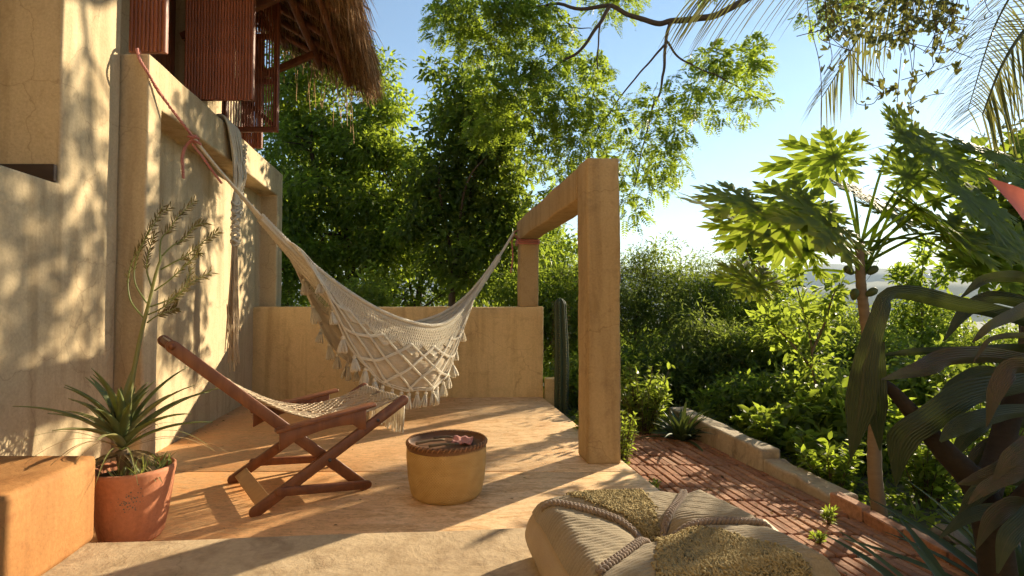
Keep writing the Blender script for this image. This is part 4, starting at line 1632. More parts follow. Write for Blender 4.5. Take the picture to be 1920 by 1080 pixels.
def tassel_mesh(seed):
    mb = MB()
    r = random.Random(seed)
    tube(mb, [(0, 0, 0.03), (0, 0, 0.0)], 0.006, 5)
    # head
    th = np.linspace(0, math.pi, 7)
    lathe(mb, [(max(0.0005, 0.0135 * math.sin(a)), -0.012 + 0.014 * math.cos(a)) for a in th], 10)
    tube(mb, [(0.0105 * math.cos(a), 0.0105 * math.sin(a), -0.028) for a in np.linspace(0, 2 * math.pi, 9)], 0.003, 4)
    for i in range(30):
        a = r.uniform(0, 2 * math.pi)
        rr = math.sqrt(r.random())
        top = np.array((0.009 * rr * math.cos(a), 0.009 * rr * math.sin(a), -0.022))
        bot = np.array((0.033 * rr * math.cos(a) + r.gauss(0, .003), 0.033 * rr * math.sin(a) + r.gauss(0, .003), -0.098 - r.uniform(0, 0.016)))
        mid = (top + bot) / 2 + np.array((0.008 * rr * math.cos(a), 0.008 * rr * math.sin(a), -0.012))
        tube(mb, spline([top, mid, bot], 5), np.linspace(0.0042, 0.0052, 5), 4)
    me = mb.mesh('tassel', True)
    me.materials.append(M['cotton'])
    return me


tms = [tassel_mesh(s) for s in range(4)]
for side, n_t, sl in ((1.0, 19, sl_near), (-1.0, 17, sl_far)):
    for i in range(n_t):
        t = TL + (TR - TL) * (i + 0.5) / n_t
        p = val(t, 0.99, side, 0.004, sl)
        o = link('tassel', tms[(i * 3 + (side < 0)) % 4], None, hammock)
        o.location = tuple(p - np.array((0, 0, 0.012)))
        k = random.uniform(1.15, 1.5)
        o.scale = (k, k, k * random.uniform(.9, 1.15))
        o.rotation_euler = (random.gauss(0, .1), random.gauss(0, .1), random.uniform(0, 6))
# pink ropes at both ends
mb = MB()
K = ham(np.array([0.072]), np.array([0.0]))[0]
TOPR = np.array(L(LB - 0.10, 3.80, 2.925))
K2 = np.array(L(LB - 0.02, 3.83, 2.945))
R0 = at(254, 101, 3.645)
P = spline([R0 + (-0.04, 0.10, 0.055), R0 + (-0.01, 0.03, 0.045), at(262, 112, 3.648), at(278, 138, 3.66), at(302, 178, 3.78), K], 60)
rope(mb, P, 0.012, 3, 40, 5)
th = np.linspace(0, 2 * math.pi, 22)
for q in range(3):
    ring = np.stack([0.028 * np.cos(th), 0.022 * np.sin(th), 0.012 * np.sin(th + q * 2)], -1)
    rope(mb, K + np.array((0.01 * q, 0.012 * q, -0.022 * q)) + ring, 0.011, 2, 8, 5)
P = spline([K + (0, 0, -0.03), K + (-0.045, 0.0, -0.07), K + (-0.062, -0.02, -0.16), K + (-0.05, -0.03, -0.25), K + (-0.045, -0.03, -0.33)], 40)
rope(mb, P, 0.013, 3, 22, 5)
P = spline([K + (0.0, 0.0, -0.06), K + (0.05, 0.04, -0.14), K + (0.10, 0.10, -0.24), K + (0.15, 0.15, -0.33)], 30)
rope(mb, P, 0.010, 3, 22, 5)
mb.build('rope', M['pink_rope'], hammock, smooth=True)
mb = MB()
E = ham(np.array([0.985]), np.array([0.0]))[0]
for q in range(4):
    z = 2.16 - 0.022 * q
    ring = spline([(0.088, 6.905, z), (0.348, 6.912, z), (0.330, 7.13, z), (0.055, 7.12, z), (0.088, 6.905, z)], 50)
P = spline([E, E + (0.02, 0.02, 0.03), np.array((0.075, 6.90, 2.16))], 14)
rope(mb, P, 0.012, 3, 8, 5)
for q in range(3):
    z = 1.985 + 0.024 * q
    pts = [(0.085, 6.90, z), (0.355, 6.91, z), (0.325, 7.14, z), (0.052, 7.13, z), (0.085, 6.90, z + .012)]
    PP = np.concatenate([np.linspace(pts[k], pts[k + 1], 10) for k in range(4)])
    tube(mb, PP, 0.011, 6)
rope(mb, spline([E, np.array((0.07, 6.89, 2.06)), np.array((0.088, 6.892, 1.99))], 14), 0.012, 3, 8, 5)
rope(mb, spline([np.array((0.03, 6.87, 2.10)), np.array((0.0, 6.86, 2.0)), np.array((0.01, 6.86, 1.82)), np.array((-0.015, 6.86, 1.60))], 24), 0.010, 3, 18, 5)
mb.build('rope', M['pink_rope'], hammock, smooth=True)

# ------------------------------------------------------------------ hanging macrame bundle on the recessed wall
hang = thing('macrame_hanging', 'gathered macrame hanging with long fringe draped over the wall top', 'wall hanging')
YH = 5.25
lat_h = LB + 0.035
mb = MB()
for i in range(46):
    f = (i / 45 - .5)
    c = [L(LB - 0.16, YH + f * 0.34 + random.gauss(0, .01), 2.975 + random.uniform(0, .02)),
         L(LB + 0.005, YH + f * 0.40, 2.985 + random.uniform(0, .015)),
         L(lat_h + 0.02 + random.gauss(0, .012), YH + f * 0.30 + .02, 2.72),
         L(lat_h + 0.03 + random.gauss(0, .012), YH + f * 0.17 + .05, 2.48),
         L(lat_h + random.gauss(0, .010), YH + f * 0.06 + .06, 2.22),
         L(lat_h + random.gauss(0, .008), YH + f * 0.06 + .05, 2.08)]
    tube(mb, spline(c, 26), 0.0085, 5)
# knotted lacy edge of the bundle
P0, P1 = [], []
for i in range(90):
    z = 2.85 - i * 0.0085
    yy = YH + 0.20 - 0.11 * (2.85 - z) / 0.8
    a = np.array(L(lat_h + 0.035 + 0.014 * math.sin(i * 1.9), yy + 0.03 * math.sin(i * 1.3), z))
    b = np.array(L(lat_h + 0.04 + 0.014 * math.cos(i * 1.7), yy + 0.03 * math.sin(i * 1.3 + 2.2), z - 0.03))
    P0.append(a); P1.append(b)
segs(mb, P0, P1, 0.008, sides=5)
mb.build('cord_bundle', M['cotton'], hang, smooth=True)
mb = MB()
for q in range(6):
    c0 = np.array(L(lat_h + 0.005, YH + 0.055, 2.20 - q * 0.075))
    th = np.linspace(0, 2 * math.pi, 14)
    ring = np.stack([0.034 * np.cos(th), 0.040 * np.sin(th), 0.018 * np.sin(th * 2 + q)], -1)
    tube(mb, c0 + ring, 0.013, 6, False)
    tube(mb, c0 + ring[:, [1, 0, 2]] * 0.7 + (0, 0, -0.035), 0.012, 6, False)
mb.build('knot', M['cotton'], hang, smooth=True)
mb = MB()
for i in range(60):
    a = random.uniform(0, 6.28)
    rr = 0.035 * math.sqrt(random.random())
    x, y = rr * math.cos(a), rr * math.sin(a) * 1.3
    zl = random.uniform(0.52, 0.95) if i % 3 else random.uniform(0.9, 1.2)
    k = random.uniform(1.0, 1.7)
    P = [L(lat_h + x * 0.6, YH + .055 + y * 0.6, 1.86), L(lat_h + x, YH + .055 + y, 1.5), L(lat_h + x * k + random.gauss(0, .008), YH + .055 + y * k + random.gauss(0, .01), 1.1), L(lat_h + x * k * 1.1 + random.gauss(0, .012), YH + .055 + y * k * 1.1 + random.gauss(0, .012), zl)]
    tube(mb, spline(P, 16), np.linspace(0.0055, 0.0048, 16), 4)
tag(mb.build('fringe', M['sling'], hang, smooth=True), kind='stuff')

# ------------------------------------------------------------------ floor cushion
pouf = thing('floor_cushion', 'large square tufted floor cushion with braids and shaggy patches in the foreground', 'cushion', loc=(0.60, 2.02, ST))
PA = np.array([(-0.515, 0.295), (0.285, 0.455), (0.475, -0.255), (-0.36, -0.47)])      # plan corners: back left, back right, front right, front left
PH = 0.262


def bil(u, v):
    """u across 0..1 left to right, v 0..1 back to front"""
    u, v = np.asarray(u, float)[..., None], np.asarray(v, float)[..., None]
    return (PA[0] * (1 - u) + PA[1] * u) * (1 - v) + (PA[3] * (1 - u) + PA[2] * u) * v


CUV = (0.46, 0.50)
ROPES = [((0.03, 0.10), (0.44, 0.50)), ((0.06, 0.86), (0.44, 0.51)), ((0.84, 0.06), (0.485, 0.485)), ((0.965, 0.62), (0.49, 0.505))]


def seg_d(u, v, a, b):
    a, b = np.array(a), np.array(b)
    p = np.stack([u, v], -1)
    d = b - a
    t = np.clip(((p - a) @ d) / (d @ d), 0, 1)
    return np.linalg.norm(p - (a + t[..., None] * d), axis=-1)


def top_z(u, v, ribs=True):
    e = np.minimum(np.minimum(u, 1 - u), np.minimum(v, 1 - v))
    dome = PH - 0.075 * np.clip(1 - e / 0.10, 0, 1) ** 2.4 + 0.014 * np.clip(e * 2.2, 0, 1)
    dc = np.hypot((u - CUV[0]), (v - CUV[1]))
    z = dome - 0.075 * np.exp(-(dc / 0.11) ** 2) - 0.020 * np.exp(-(dc / 0.30) ** 2)
    for a, b in ROPES:
        z = z - 0.015 * np.exp(-(seg_d(u, v, a, b) / 0.06) ** 2)
    z = z + 0.010 * np.sin(u * 5.1 + v * 2.0) * np.sin(v * 6.3 + 1)
    if ribs:
        w = v + 0.05 * np.sin(u * 4) + 0.02 * np.sin(u * 11 + v * 5)
        z = z + 0.0030 * (np.abs(np.sin(w * math.pi * 40)) ** 0.6 - 0.5) + 0.002 * np.sin(u * 60 + 8 * v) * np.sin(v * 47)
    return z


mb = MB()
U_, V_ = np.meshgrid(np.linspace(0, 1, 230), np.linspace(0, 1, 340), indexing='ij')
XY = bil(U_, V_)
# sides bow outward in plan
G = np.concatenate([XY, top_z(U_, V_)[..., None]], -1)
sheet(mb, G, flip=True)
mb.build('top_cover', M['ribbed'], pouf, smooth=True)
# canvas sides
mb = MB()
loop = [(u, 0.0) for u in np.linspace(0, 1, 40)] + [(1.0, v) for v in np.linspace(0, 1, 40)[1:]] + [(u, 1.0) for u in np.linspace(1, 0, 40)[1:]] + [(0.0, v) for v in np.linspace(1, 0, 40)[1:]]
loop = np.array(loop)
pl = bil(loop[:, 0], loop[:, 1])
cen = pl.mean(0)
zt = top_z(loop[:, 0], loop[:, 1], False)
dirs = nrm(pl - cen)
G = []
for k in np.linspace(0, 1, 16):
    bulge = 0.062 * math.sin(math.pi * (0.08 + 0.80 * k)) ** 0.8
    wr = np.array([0.006 * noise.noise(Vector((a * 9, b * 9, k * 3))) for a, b in pl])
    G.append(np.concatenate([pl + dirs * (bulge - 0.028 + wr * math.sin(math.pi * k))[:, None], (zt * (1 - k) + 0.004 * k)[:, None]], -1))
sheet(mb, np.array(G))
mb.build('side_cover', M['canvas'], pouf, smooth=True)
mb = MB()
tube(mb, np.concatenate([pl + dirs * -0.012, (zt + 0.002)[:, None]], -1), 0.0055, 6, False)
mb.build('piping', M['canvas'], pouf, smooth=True)
for a, b in ROPES:
    mb = MB()
    k = np.linspace(0, 1, 160)
    u = a[0] + (b[0] - a[0]) * k + 0.018 * np.sin(k * math.pi)
    v = a[1] + (b[1] - a[1]) * k
    P = np.concatenate([bil(u, v), (top_z(u, v, False) + 0.010)[:, None]], -1)
    T, Nn, B = frames(P)
    ln = np.linalg.norm(np.diff(P, axis=0), axis=1).sum()
    ph = np.linspace(0, ln / 0.055 * 2 * math.pi, 160)
    for s in range(3):
        q = ph + s * 2 * math.pi / 3
        side = np.cross(T, (0, 0, 1.0))
        Q = P + side * (0.0095 * np.sin(q))[:, None] + np.array((0, 0, 1.0)) * (0.006 * np.sin(2 * q))[:, None]
        tube(mb, Q, 0.0070, 6)
    mb.build('braid', M['braid'], pouf, smooth=True)


def shag(region, n, name_lab):
    mb = MB()
    u = rng.random(n * 12)
    v = rng.random(n * 12)
    ok = region(u + rng.normal(0, .012, len(u)), v + rng.normal(0, .012, len(v)))
    u, v = u[ok][:n], v[ok][:n]
    k = len(u)
    P = np.concatenate([bil(u, v), (top_z(u, v, False))[:, None]], -1)
    A = nrm(np.stack([rng.normal(0, .8, k), rng.normal(-.2, .8, k), rng.uniform(0.25, 0.9, k)], -1))
    ln = rng.uniform(0.010, 0.024, k)[:, None]
    h2 = A * (1, 1, 0)
    sd = np.stack([-A[:, 1], A[:, 0], np.zeros(k)], -1) * np.where(rng.random(k) < .5, -1, 1)[:, None]
    z1 = np.array((0, 0, 1.0))
    Q = np.stack([P - z1 * .003, P + A * ln * 0.5 + z1 * .005, P + h2 * ln * 0.9 + sd * 0.005 + z1 * .007, P + h2 * ln * 0.7 + sd * 0.011], 1)
    tubes(mb, Q, (0.0026, 0.0031, 0.0030, 0.0022), 4, rng.random(k))
    o = mb.build('shag_pile', M['shag'], pouf)
    tag(o, kind='stuff')
    o['label'] = name_lab


tri_top = lambda u, v: (v > 0.02) & (v < 0.44) & (u > 0.14 + 0.72 * v) & (u < 0.585 - 0.22 * v)
tri_bot = lambda u, v: (v > 0.56) & (v < 0.99) & (u > 0.50 - 0.52 * (v - 0.5)) & (u < 0.50 + 0.75 * (v - 0.50))
shag(tri_top, 8000, 'shaggy straw coloured patch at the back of the cushion')
shag(tri_bot, 12000, 'shaggy golden patch at the front of the cushion')

# ------------------------------------------------------------------ trees and shrubs
def crown_clumps(c, rad, n, shell=0.55, flat=0.75, seed=0):
    g = np.random.default_rng(seed)
    d = nrm(g.normal(size=(n, 3)))
    r = g.random(n) ** (1 / (1 + 2 * shell))
    lump = np.array([1 + 0.28 * noise.noise(Vector(tuple(x * 1.8 + seed))) for x in d])
    return np.asarray(c) + d * (r * lump)[:, None] * np.asarray(rad)


def clump_leaves(mb, centers, radius, per, ll, lw, seed=0, droop=0.35, rich=False, flat=0.7, tj=0.25, bias=None):
    g = np.random.default_rng(seed + 77)
    n = len(centers)
    cl_t = g.random(n)
    radius = np.broadcast_to(np.asarray(radius, float), (n,))
    C = np.repeat(centers, per, 0)
    Rr = np.repeat(radius * g.uniform(0.7, 1.3, n), per)
    t = np.clip(np.repeat(cl_t, per) * 0.6 + 0.2 + g.normal(0, tj, n * per), 0, 1)
    d = nrm(g.normal(size=(n * per, 3)))
    rr = g.random(n * per) ** 0.45
    off = d * (rr * Rr)[:, None]
    off[:, 2] *= flat
    P = C + off
    A = nrm(d * 0.8 + g.normal(size=d.shape) * 0.6 + np.array((0, 0, -droop)))
    Nn = np.array((0, 0, 1.0)) + g.normal(size=d.shape) * 0.55 + d * 0.4
    s = g.uniform(0.65, 1.25, n * per)
    leaves(mb, P, A, Nn, ll * s, lw * s, tint=t, rich=rich)


def pinnate(mb, P, A, Nn, Ln, pairs, ll, lw, g, tint):
    """compound leaves: paired leaflets along a drooping stalk"""
    n = len(P)
    A = nrm(A)
    S = nrm(np.cross(A, Nn))
    U = np.cross(S, A)
    for k in range(pairs):
        f = 0.18 + 0.82 * (k + 0.5) / pairs
        base = P + A * (Ln * f)[:, None] - np.array((0, 0, 1.0)) * (Ln * 0.32 * f ** 2)[:, None]
        fade = (0.75 + 0.5 * math.sin(math.pi * f)) * (1 - 0.35 * max(0, f - .75) / .25)
        for s in (1, -1):
            D = nrm(A * 0.45 + S * s + U * 0.1 + g.normal(size=P.shape) * 0.12 - np.array((0, 0, 0.15)))
            leaves(mb, base, D, U + g.normal(size=P.shape) * 0.25, ll * fade * g.uniform(.8, 1.15, n), lw * fade, tint=np.clip(tint + g.normal(0, .08, n), 0, 1), fold=0.12, curl=0.05)


def limb_net(mb, base, top, centers, r0, n_main, g, tint=0.5):
    """trunk and limbs reaching the clumps"""
    base, top = np.asarray(base, float), np.asarray(top, float)
    mid = (base + top) / 2 + np.append(g.normal(size=2) * 0.06 * np.linalg.norm(top - base), 0)
    trunk = spline([base, mid, top], 18)
    tube(mb, trunk, np.linspace(r0, r0 * 0.38, 18) * (1 + 0.25 * np.exp(-np.arange(18) / 1.5)), 9, True, tint)
    idx = g.choice(len(centers), min(n_main, len(centers)), replace=False)
    hubs = []
    for q in idx:
        s = trunk[int(g.uniform(6, 17))]
        e = centers[q]
        m = (s + e) / 2 + g.normal(size=3) * 0.07 * np.linalg.norm(e - s) + np.array((0, 0, 0.05 * np.linalg.norm(e - s)))
        P = spline([s, m, e], 10)
        tube(mb, P, np.linspace(r0 * 0.36, r0 * 0.10, 10), 6, False, tint)
        hubs.append(P)
    H = np.concatenate(hubs)
    for e in centers:
        d = np.linalg.norm(H - e, axis=1)
        s = H[int(np.argmin(d + (d < 0.05) * 9))]
        m = (s + e) / 2 + g.normal(size=3) * 0.06
        tube(mb, np.array([s, m, e]), (r0 * 0.10, r0 * 0.07, r0 * 0.035), 4, False, tint)


def tree(name, label, cat, base, crown_c, rad, n, per, crad, ll, lw, mat, r0=0.12, seed=1, group=None, rich=False, n_main=9, extra=None, bark='bark', droop=0.35, flat=0.75, shell=0.55):
    g = np.random.default_rng(seed)
    base = np.asarray(base, float)
    root = thing(name, label, cat, group, tuple(base))
    C = crown_clumps(crown_c, rad, n, shell=shell, seed=seed)
    if extra is not None:
        C = np.concatenate([C, extra])
    mb = MB()
    limb_net(mb, base - base, np.asarray(crown_c) - base, C - base, r0, n_main, g)
    mb.build('trunk', M[bark], root, smooth=True)
    mb = MB()
    clump_leaves(mb, C - base, crad, per, ll, lw, seed, droop, rich, flat)
    mb.build('crown', M[mat], root)
    return root


def gz(x, y):
    return float(ground_h(np.array(x), np.array(y)))


def at_g(px, Y):
    x = (px - 960) / 1000 * Y
    return np.array((x, Y, gz(x, Y)))


# big tree on the left behind the terrace
b = at_g(640, 11.5)
c = at(640, 360, 11.5)
ex = np.concatenate([crown_clumps(at(700, 250, 11.3), (0.85, 0.8, 1.0), 26, seed=301), crown_clumps(at(560, 190, 11.5), (1.0, 0.8, 1.2), 26, seed=302),
                     crown_clumps(at(560, 480, 11), (1.2, 0.9, 1.0), 24, seed=303), crown_clumps(at(735, 470, 11), (0.8, 0.8, 0.9), 18, seed=304), [at(722, 120, 11.4), at(715, 150, 11.4), at(745, 200, 11.4)], crown_clumps(at(600, 100, 11.4), (1.0, 0.8, 0.8), 22, seed=305), crown_clumps(at(760, 380, 11.0), (0.6, 0.7, 1.2), 14, seed=306)])
tree('broadleaf_tree', 'dense broad green tree behind the back wall below the thatch', 'tree', b, c, (1.9, 1.5, 2.3), 120, 165, 0.46, 0.125, 0.058, 'leaf_mid', 0.19, 21, extra=ex, rich=True)
# taller, looser tree in the middle
b = at_g(880, 10.2)
c = at(880, 380, 10.2)
ex = np.concatenate([crown_clumps(at(850, 210, 10.2), (0.60, 0.5, 1.1), 20, seed=311), crown_clumps(at(930, 260, 10), (0.8, 0.6, 1.0), 18, seed=312), crown_clumps(at(800, 400, 10.2), (0.5, 0.5, 1.1), 14, seed=313), crown_clumps(at(950, 430, 10.0), (0.55, 0.5, 1.1), 20, seed=314)])
tree('slender_tree', 'slender dark tree standing behind the middle of the back wall', 'tree', b, c, (1.0, 0.9, 2.1), 62, 125, 0.42, 0.15, 0.062, 'leaf_dark', 0.10, 22, extra=ex, rich=True)
# trees filling the view further back
for k, (px, py, Y, rad, n, m_, lab) in enumerate([
        (560, 430, 16.0, (2.8, 2.0, 3.2), 90, 'leaf_dark', 'dark tree far behind the dense tree left of the hammock'),
        (800, 470, 15.5, (2.3, 1.8, 2.3), 80, 'leaf_dark', 'dark bushy tree far behind the slender tree'),
        (985, 500, 14.5, (1.7, 1.5, 1.6), 60, 'leaf_mid', 'rounded green tree seen between the two posts far back')]):
    b = at_g(px, Y)
    tree('background_tree', lab, 'tree', b, at(px, py, Y), rad, n, 110, 0.60, 0.17, 0.085, m_, 0.16, 40 + k, 'trees behind the terrace')


# overhanging tree with compound leaves
def feather_tree():
    base = np.array((9.6, 7.2, gz(9.6, 7.2)))
    root = thing('feathery_tree', 'overhanging tree branch with fine feathery compound leaves above the post', 'tree', loc=tuple(base))
    spots = [(850, 45, 55), (905, 95, 60), (960, 60, 60), (1000, 130, 60), (930, 170, 55), (985, 225, 60), (1040, 60, 45), (1050, 190, 65), (905, 240, 40), (1075, 110, 40),
             (1020, 290, 55), (1085, 260, 65), (1110, 190, 55), (1150, 230, 60), (1140, 310, 60), (1070, 340, 50), (1190, 270, 55), (1215, 205, 55), (1200, 340, 50), (1245, 300, 50),
             (1265, 215, 50), (1195, 400, 32), (1170, 370, 35), (1300, 165, 50), (1335, 205, 45), (1365, 125, 45), (1400, 165, 45), (1395, 205, 40), (1330, 110, 40), (1420, 120, 30),
             (1120, 130, 40), (1270, 250, 40), (1010, 20, 45), (880, 10, 50), (950, 5, 50), (1015, 390, 38), (1040, 420, 25), (1240, 350, 35), (1255, 270, 35), (1435, 190, 24), (1415, 85, 25), (1260, 320, 30), (830, 15, 30)]
    g = np.random.default_rng(5)
    C, Rd, N_ = [], [], []
    for px, py, r in spots:
        Y = 8.3 + g.uniform(-0.7, 0.7)
        C.append(at(px, py, Y)); Rd.append(r / 1000 * Y); N_.append(int((135 if (py < 150 or px < 940) else (100 if px < 1120 else 58)) * (r / 50) ** 2))
    # the same crown goes on above the frame and to the right
    for _ in range(20):
        C.append(np.array((g.uniform(-1.0, 6.6), 8.6 + g.uniform(-1.0, 1.2), g.uniform(6.3, 7.6)))); Rd.append(0.5); N_.append(60)
    C, Rd = np.array(C), np.array(Rd)
    mb = MB()
    limbs = [
        ([(1500, -60, 8.1), (1415, -12, 8.2), (1370, 18, 8.2), (1325, 32, 8.2), (1260, 38, 8.3), (1232, 44, 8.3), (1185, 30, 8.3), (1142, 12, 8.3), (1090, 18, 8.3), (1030, 8, 8.4), (950, 20, 8.5), (880, 40, 8.6)], 0.062, 0.014),
        ([(1142, 12, 8.3), (1122, 50, 8.25), (1085, 95, 8.2), (1040, 125, 8.2), (985, 180, 8.2), (940, 220, 8.3)], 0.034, 0.008),
        ([(1256, 40, 8.3), (1248, 75, 8.3), (1246, 120, 8.3), (1240, 160, 8.3), (1222, 210, 8.3), (1205, 280, 8.2), (1190, 350, 8.2)], 0.030, 0.007),
        ([(1248, 78, 8.3), (1272, 108, 8.25), (1320, 130, 8.2), (1380, 160, 8.2), (1420, 185, 8.2)], 0.020, 0.006),
        ([(1246, 85, 8.3), (1225, 110, 8.3), (1180, 160, 8.3), (1130, 230, 8.3), (1090, 300, 8.3)], 0.020, 0.006),
        ([(1125, 45, 8.25), (1120, 120, 8.2), (1112, 180, 8.2), (1080, 250, 8.2)], 0.014, 0.005),
        ([(1040, 20, 8.3), (1075, 50, 8.3), (1110, 55, 8.3)], 0.016, 0.006),
    ]
    LP = []
    for pts, r0, r1 in limbs:
        Q = [at(*p) for p in pts]
        P = spline(Q, 60)
        P = P + np.array([noise.noise_vector(Vector(tuple(p * 3.0))) for p in P]) * 0.035
        P[0] = Q[0]
        mb = MB()
        tube(mb, P - base, np.linspace(r0, r1, 60), 8, False, 0.4)
        mb.build('branch', M['bark'], root, smooth=True)
        LP.append(P)
    tp = at(1500, -60, 8.1)
    mb = MB()
    P = spline([base, base + (-0.1, 0.1, 3.2), np.array((9.1, 7.3, 4.6)), np.array((7.7, 7.7, 6.4)), np.array((6.0, 8.0, 6.7)), tp], 40)
    tube(mb, P - base, np.linspace(0.22, 0.064, 40), 10, False, 0.4)
    LP.append(P)
    mb.build('trunk', M['bark'], root, smooth=True)
    J = P[26]
    for top in ((4.5, 8.6, 7.2), (2.0, 8.8, 7.0), (6.0, 9.0, 7.5), (0.2, 8.7, 6.9)):
        P = spline([J, (J + top) / 2 + (0, 0, .5), top], 24)
        mb = MB()
        tube(mb, P - base, np.linspace(0.09, 0.02, 24), 7, False, 0.4)
        mb.build('branch', M['bark'], root, smooth=True)
        LP.append(P)
    H = np.concatenate(LP)
    mb = MB()
    for e in C:
        d = np.linalg.norm(H - e, axis=1)
        s = H[int(np.argmin(d))]
        m = (s + e) / 2 + g.normal(size=3) * 0.10 + (0, 0, 0.06)
        tube(mb, spline([s, m, e], 6), np.linspace(0.010, 0.004, 6), 4, False, 0.4)
    tag(mb.build('twigs', M['bark'], root, smooth=True), kind='stuff')
    mb = MB()
    for c, r, k in zip(C, Rd, N_):
        d = nrm(g.normal(size=(k, 3)))
        off = d * (g.random(k) ** 0.5 * r)[:, None]
        off[:, 2] *= 0.85
        P = c - base + off
        A = nrm(d * 0.7 + g.normal(size=d.shape) * 0.5 + np.array((0, 0, -0.25)))
        Nn = np.array((0, 0, 1.0)) + g.normal(size=d.shape) * 0.35
        pinnate(mb, P - A * 0.08, A, Nn, g.uniform(0.16, 0.27, k), 8, 0.058, 0.025, g, np.full(k, g.uniform(0.25, 0.8)))
    mb.build('crown', M['leaf_mid'], root)


feather_tree()

# shrubs and small trees on the slope
SH = [
    # px, top py, Y, half width m, leaf, label
    (1015, 485, 9.2, 1.0, 'leaf_mid', 'green hedge shrub seen between the two posts behind the cactus'),
    (1075, 478, 9.8, 0.9, 'leaf_grey', 'dull green hedge shrub just left of the front post'),
    (1195, 462, 9.6, 1.0, 'leaf_grey', 'dark hedge shrub just right of the front post'),
    (1265, 465, 10.2, 1.1, 'leaf_dark', 'tall dark hedge shrub in the middle of the slope'),
    (1345, 452, 10.6, 1.1, 'leaf_grey', 'tallest dull green hedge shrub left of the papaya leaves'),
    (1425, 488, 11.0, 1.1, 'leaf_mid', 'green hedge shrub under the lowest lime papaya leaf'),
    (1500, 535, 11.5, 1.0, 'leaf_dark', 'dark rounded shrub behind the leafy sapling'),
    (1215, 655, 7.9, 0.75, 'leaf_dark', 'low dark shrub behind the agave beside the post'),
    (1330, 590, 8.0, 0.85, 'leaf_grey', 'low shaded shrub above the far kerb end'),
    (1440, 610, 7.4, 0.8, 'leaf_dark', 'low dark shrub above the middle of the kerb'),
    (1560, 570, 8.4, 0.8, 'leaf_lime', 'sunlit yellow green shrub left of the papaya trunk'),
    (1640, 610, 7.6, 0.8, 'leaf_lime', 'sunlit lime shrub directly behind the papaya trunk'),
    (1730, 560, 8.6, 0.9, 'leaf_mid', 'green shrub right of the papaya trunk above the wide leaves'),
    (1740, 670, 6.2, 0.75, 'leaf_lime', 'bright lime shrub seen through the dark wide leaves'),
    (1850, 600, 7.2, 0.9, 'leaf_lime', 'lime shrub at the right edge behind the wide leaves'),
    (1520, 700, 6.0, 0.55, 'leaf_lime', 'low sunlit shrub at the foot of the leafy sapling'),
    (1400, 730, 6.4, 0.5, 'leaf_mid', 'low green shrub behind the tall kerb block'),
    (1595, 760, 5.0, 0.42, 'leaf_mid', 'small green shrub left of the papaya trunk foot'),
    (1120, 690, 7.6, 0.6, 'leaf_mid', 'green shrub behind the front post at waist height'),
    (680, 530, 8.2, 0.55, 'leaf_lime', 'small sunlit yellow green shrub just above the back wall'),
]
for k, (px, ty, Y, hw_, m_, lab) in enumerate(SH):
    b = at_g(px, Y)
    top = at(px, ty, Y)[2]
    h = top - b[2]
    small = m_ in ('leaf_lime',)
    cc = b + np.array((0, 0, h * 0.56))
    n = int(30 + 58 * hw_)
    lw_ = {'leaf_lime': (0.075, 0.034), 'leaf_mid': (0.085, 0.036), 'leaf_dark': (0.08, 0.026), 'leaf_grey': (0.085, 0.022)}[m_]
    ms_ = (1.0, 1.45, 0.85, 1.2)[k % 4]
    tree('shrub', lab, 'shrub', b, cc, (hw_, hw_ * 0.9, h * 0.48), n, int((120 if not small else 105) / ms_ ** 1.3), 0.24 + 0.06 * hw_, lw_[0] * ms_, lw_[1] * ms_, m_, 0.035, 60 + k, 'shrubs on the slope', rich=(Y < 8.7), n_main=7, shell=0.35, flat=0.9)


def far_wood():
    g = np.random.default_rng(9)
    k = 520
    az = g.uniform(R(-50), R(75), k)
    d = 19 + 150 * g.random(k) ** 1.6
    x, y = np.sin(az) * d, np.cos(az) * d
    z = ground_h(x, y)
    s = g.uniform(1.0, 1.9, k) * np.clip(d / 25, 1, 2.6)
    C = np.stack([x, y, z + s * 0.7], -1)
    mb = MB()
    per = 60
    dd = nrm(g.normal(size=(k * per, 3)))
    S = np.repeat(s, per)
    P = np.repeat(C, per, 0) + dd * (g.random(k * per) ** 0.35 * S)[:, None] * np.array((1.2, 1.2, 0.85))
    leaves(mb, P, nrm(dd + g.normal(size=dd.shape) * .5), dd + np.array((0, 0, 1.0)), S * 0.42, S * 0.24, tint=np.clip(np.repeat(g.random(k), per) * .7 + g.normal(0, .15, k * per) + .15, 0, 1))
    tag(mb.build('far_wood', M['leaf_dark']), 'distant scrub woodland covering the hillside below', 'woodland', kind='stuff')


far_wood()


# sapling with upright lime leaves
def sapling(px, Y, pts, label, n_l, ll, mat='leaf_lime', seed=3):
    g = np.random.default_rng(seed)
    b = at_g(px, Y)
    root = thing('sapling', label, 'sapling', 'saplings on the slope', tuple(b))
    mb = MB()
    stems = []
    for line in pts:
        P = spline([b if q is None else at(q[0], q[1], Y + g.uniform(-.1, .1)) for q in line], 24)
        tube(mb, P - b, np.linspace(0.016, 0.005, 24), 6, False, 0.6)
        stems.append(P)
    mb.build('trunk', M['bark_pale'], root, smooth=True)
    mb = MB()
    for P in stems:
        i = g.integers(7, 24, n_l)
        B = P[i] - b + g.normal(size=(n_l, 3)) * 0.05
        d = nrm(g.normal(size=(n_l, 3)) + np.array((0, 0, 0.25)))
        leaves(mb, B + d * 0.06, d, np.array((0, 0, 1.0)) + g.normal(size=d.shape) * .5, ll * g.uniform(.6, 1.2, n_l), ll * 0.42, tint=g.random(n_l), rich=True)
    mb.build('crown', M[mat], root)


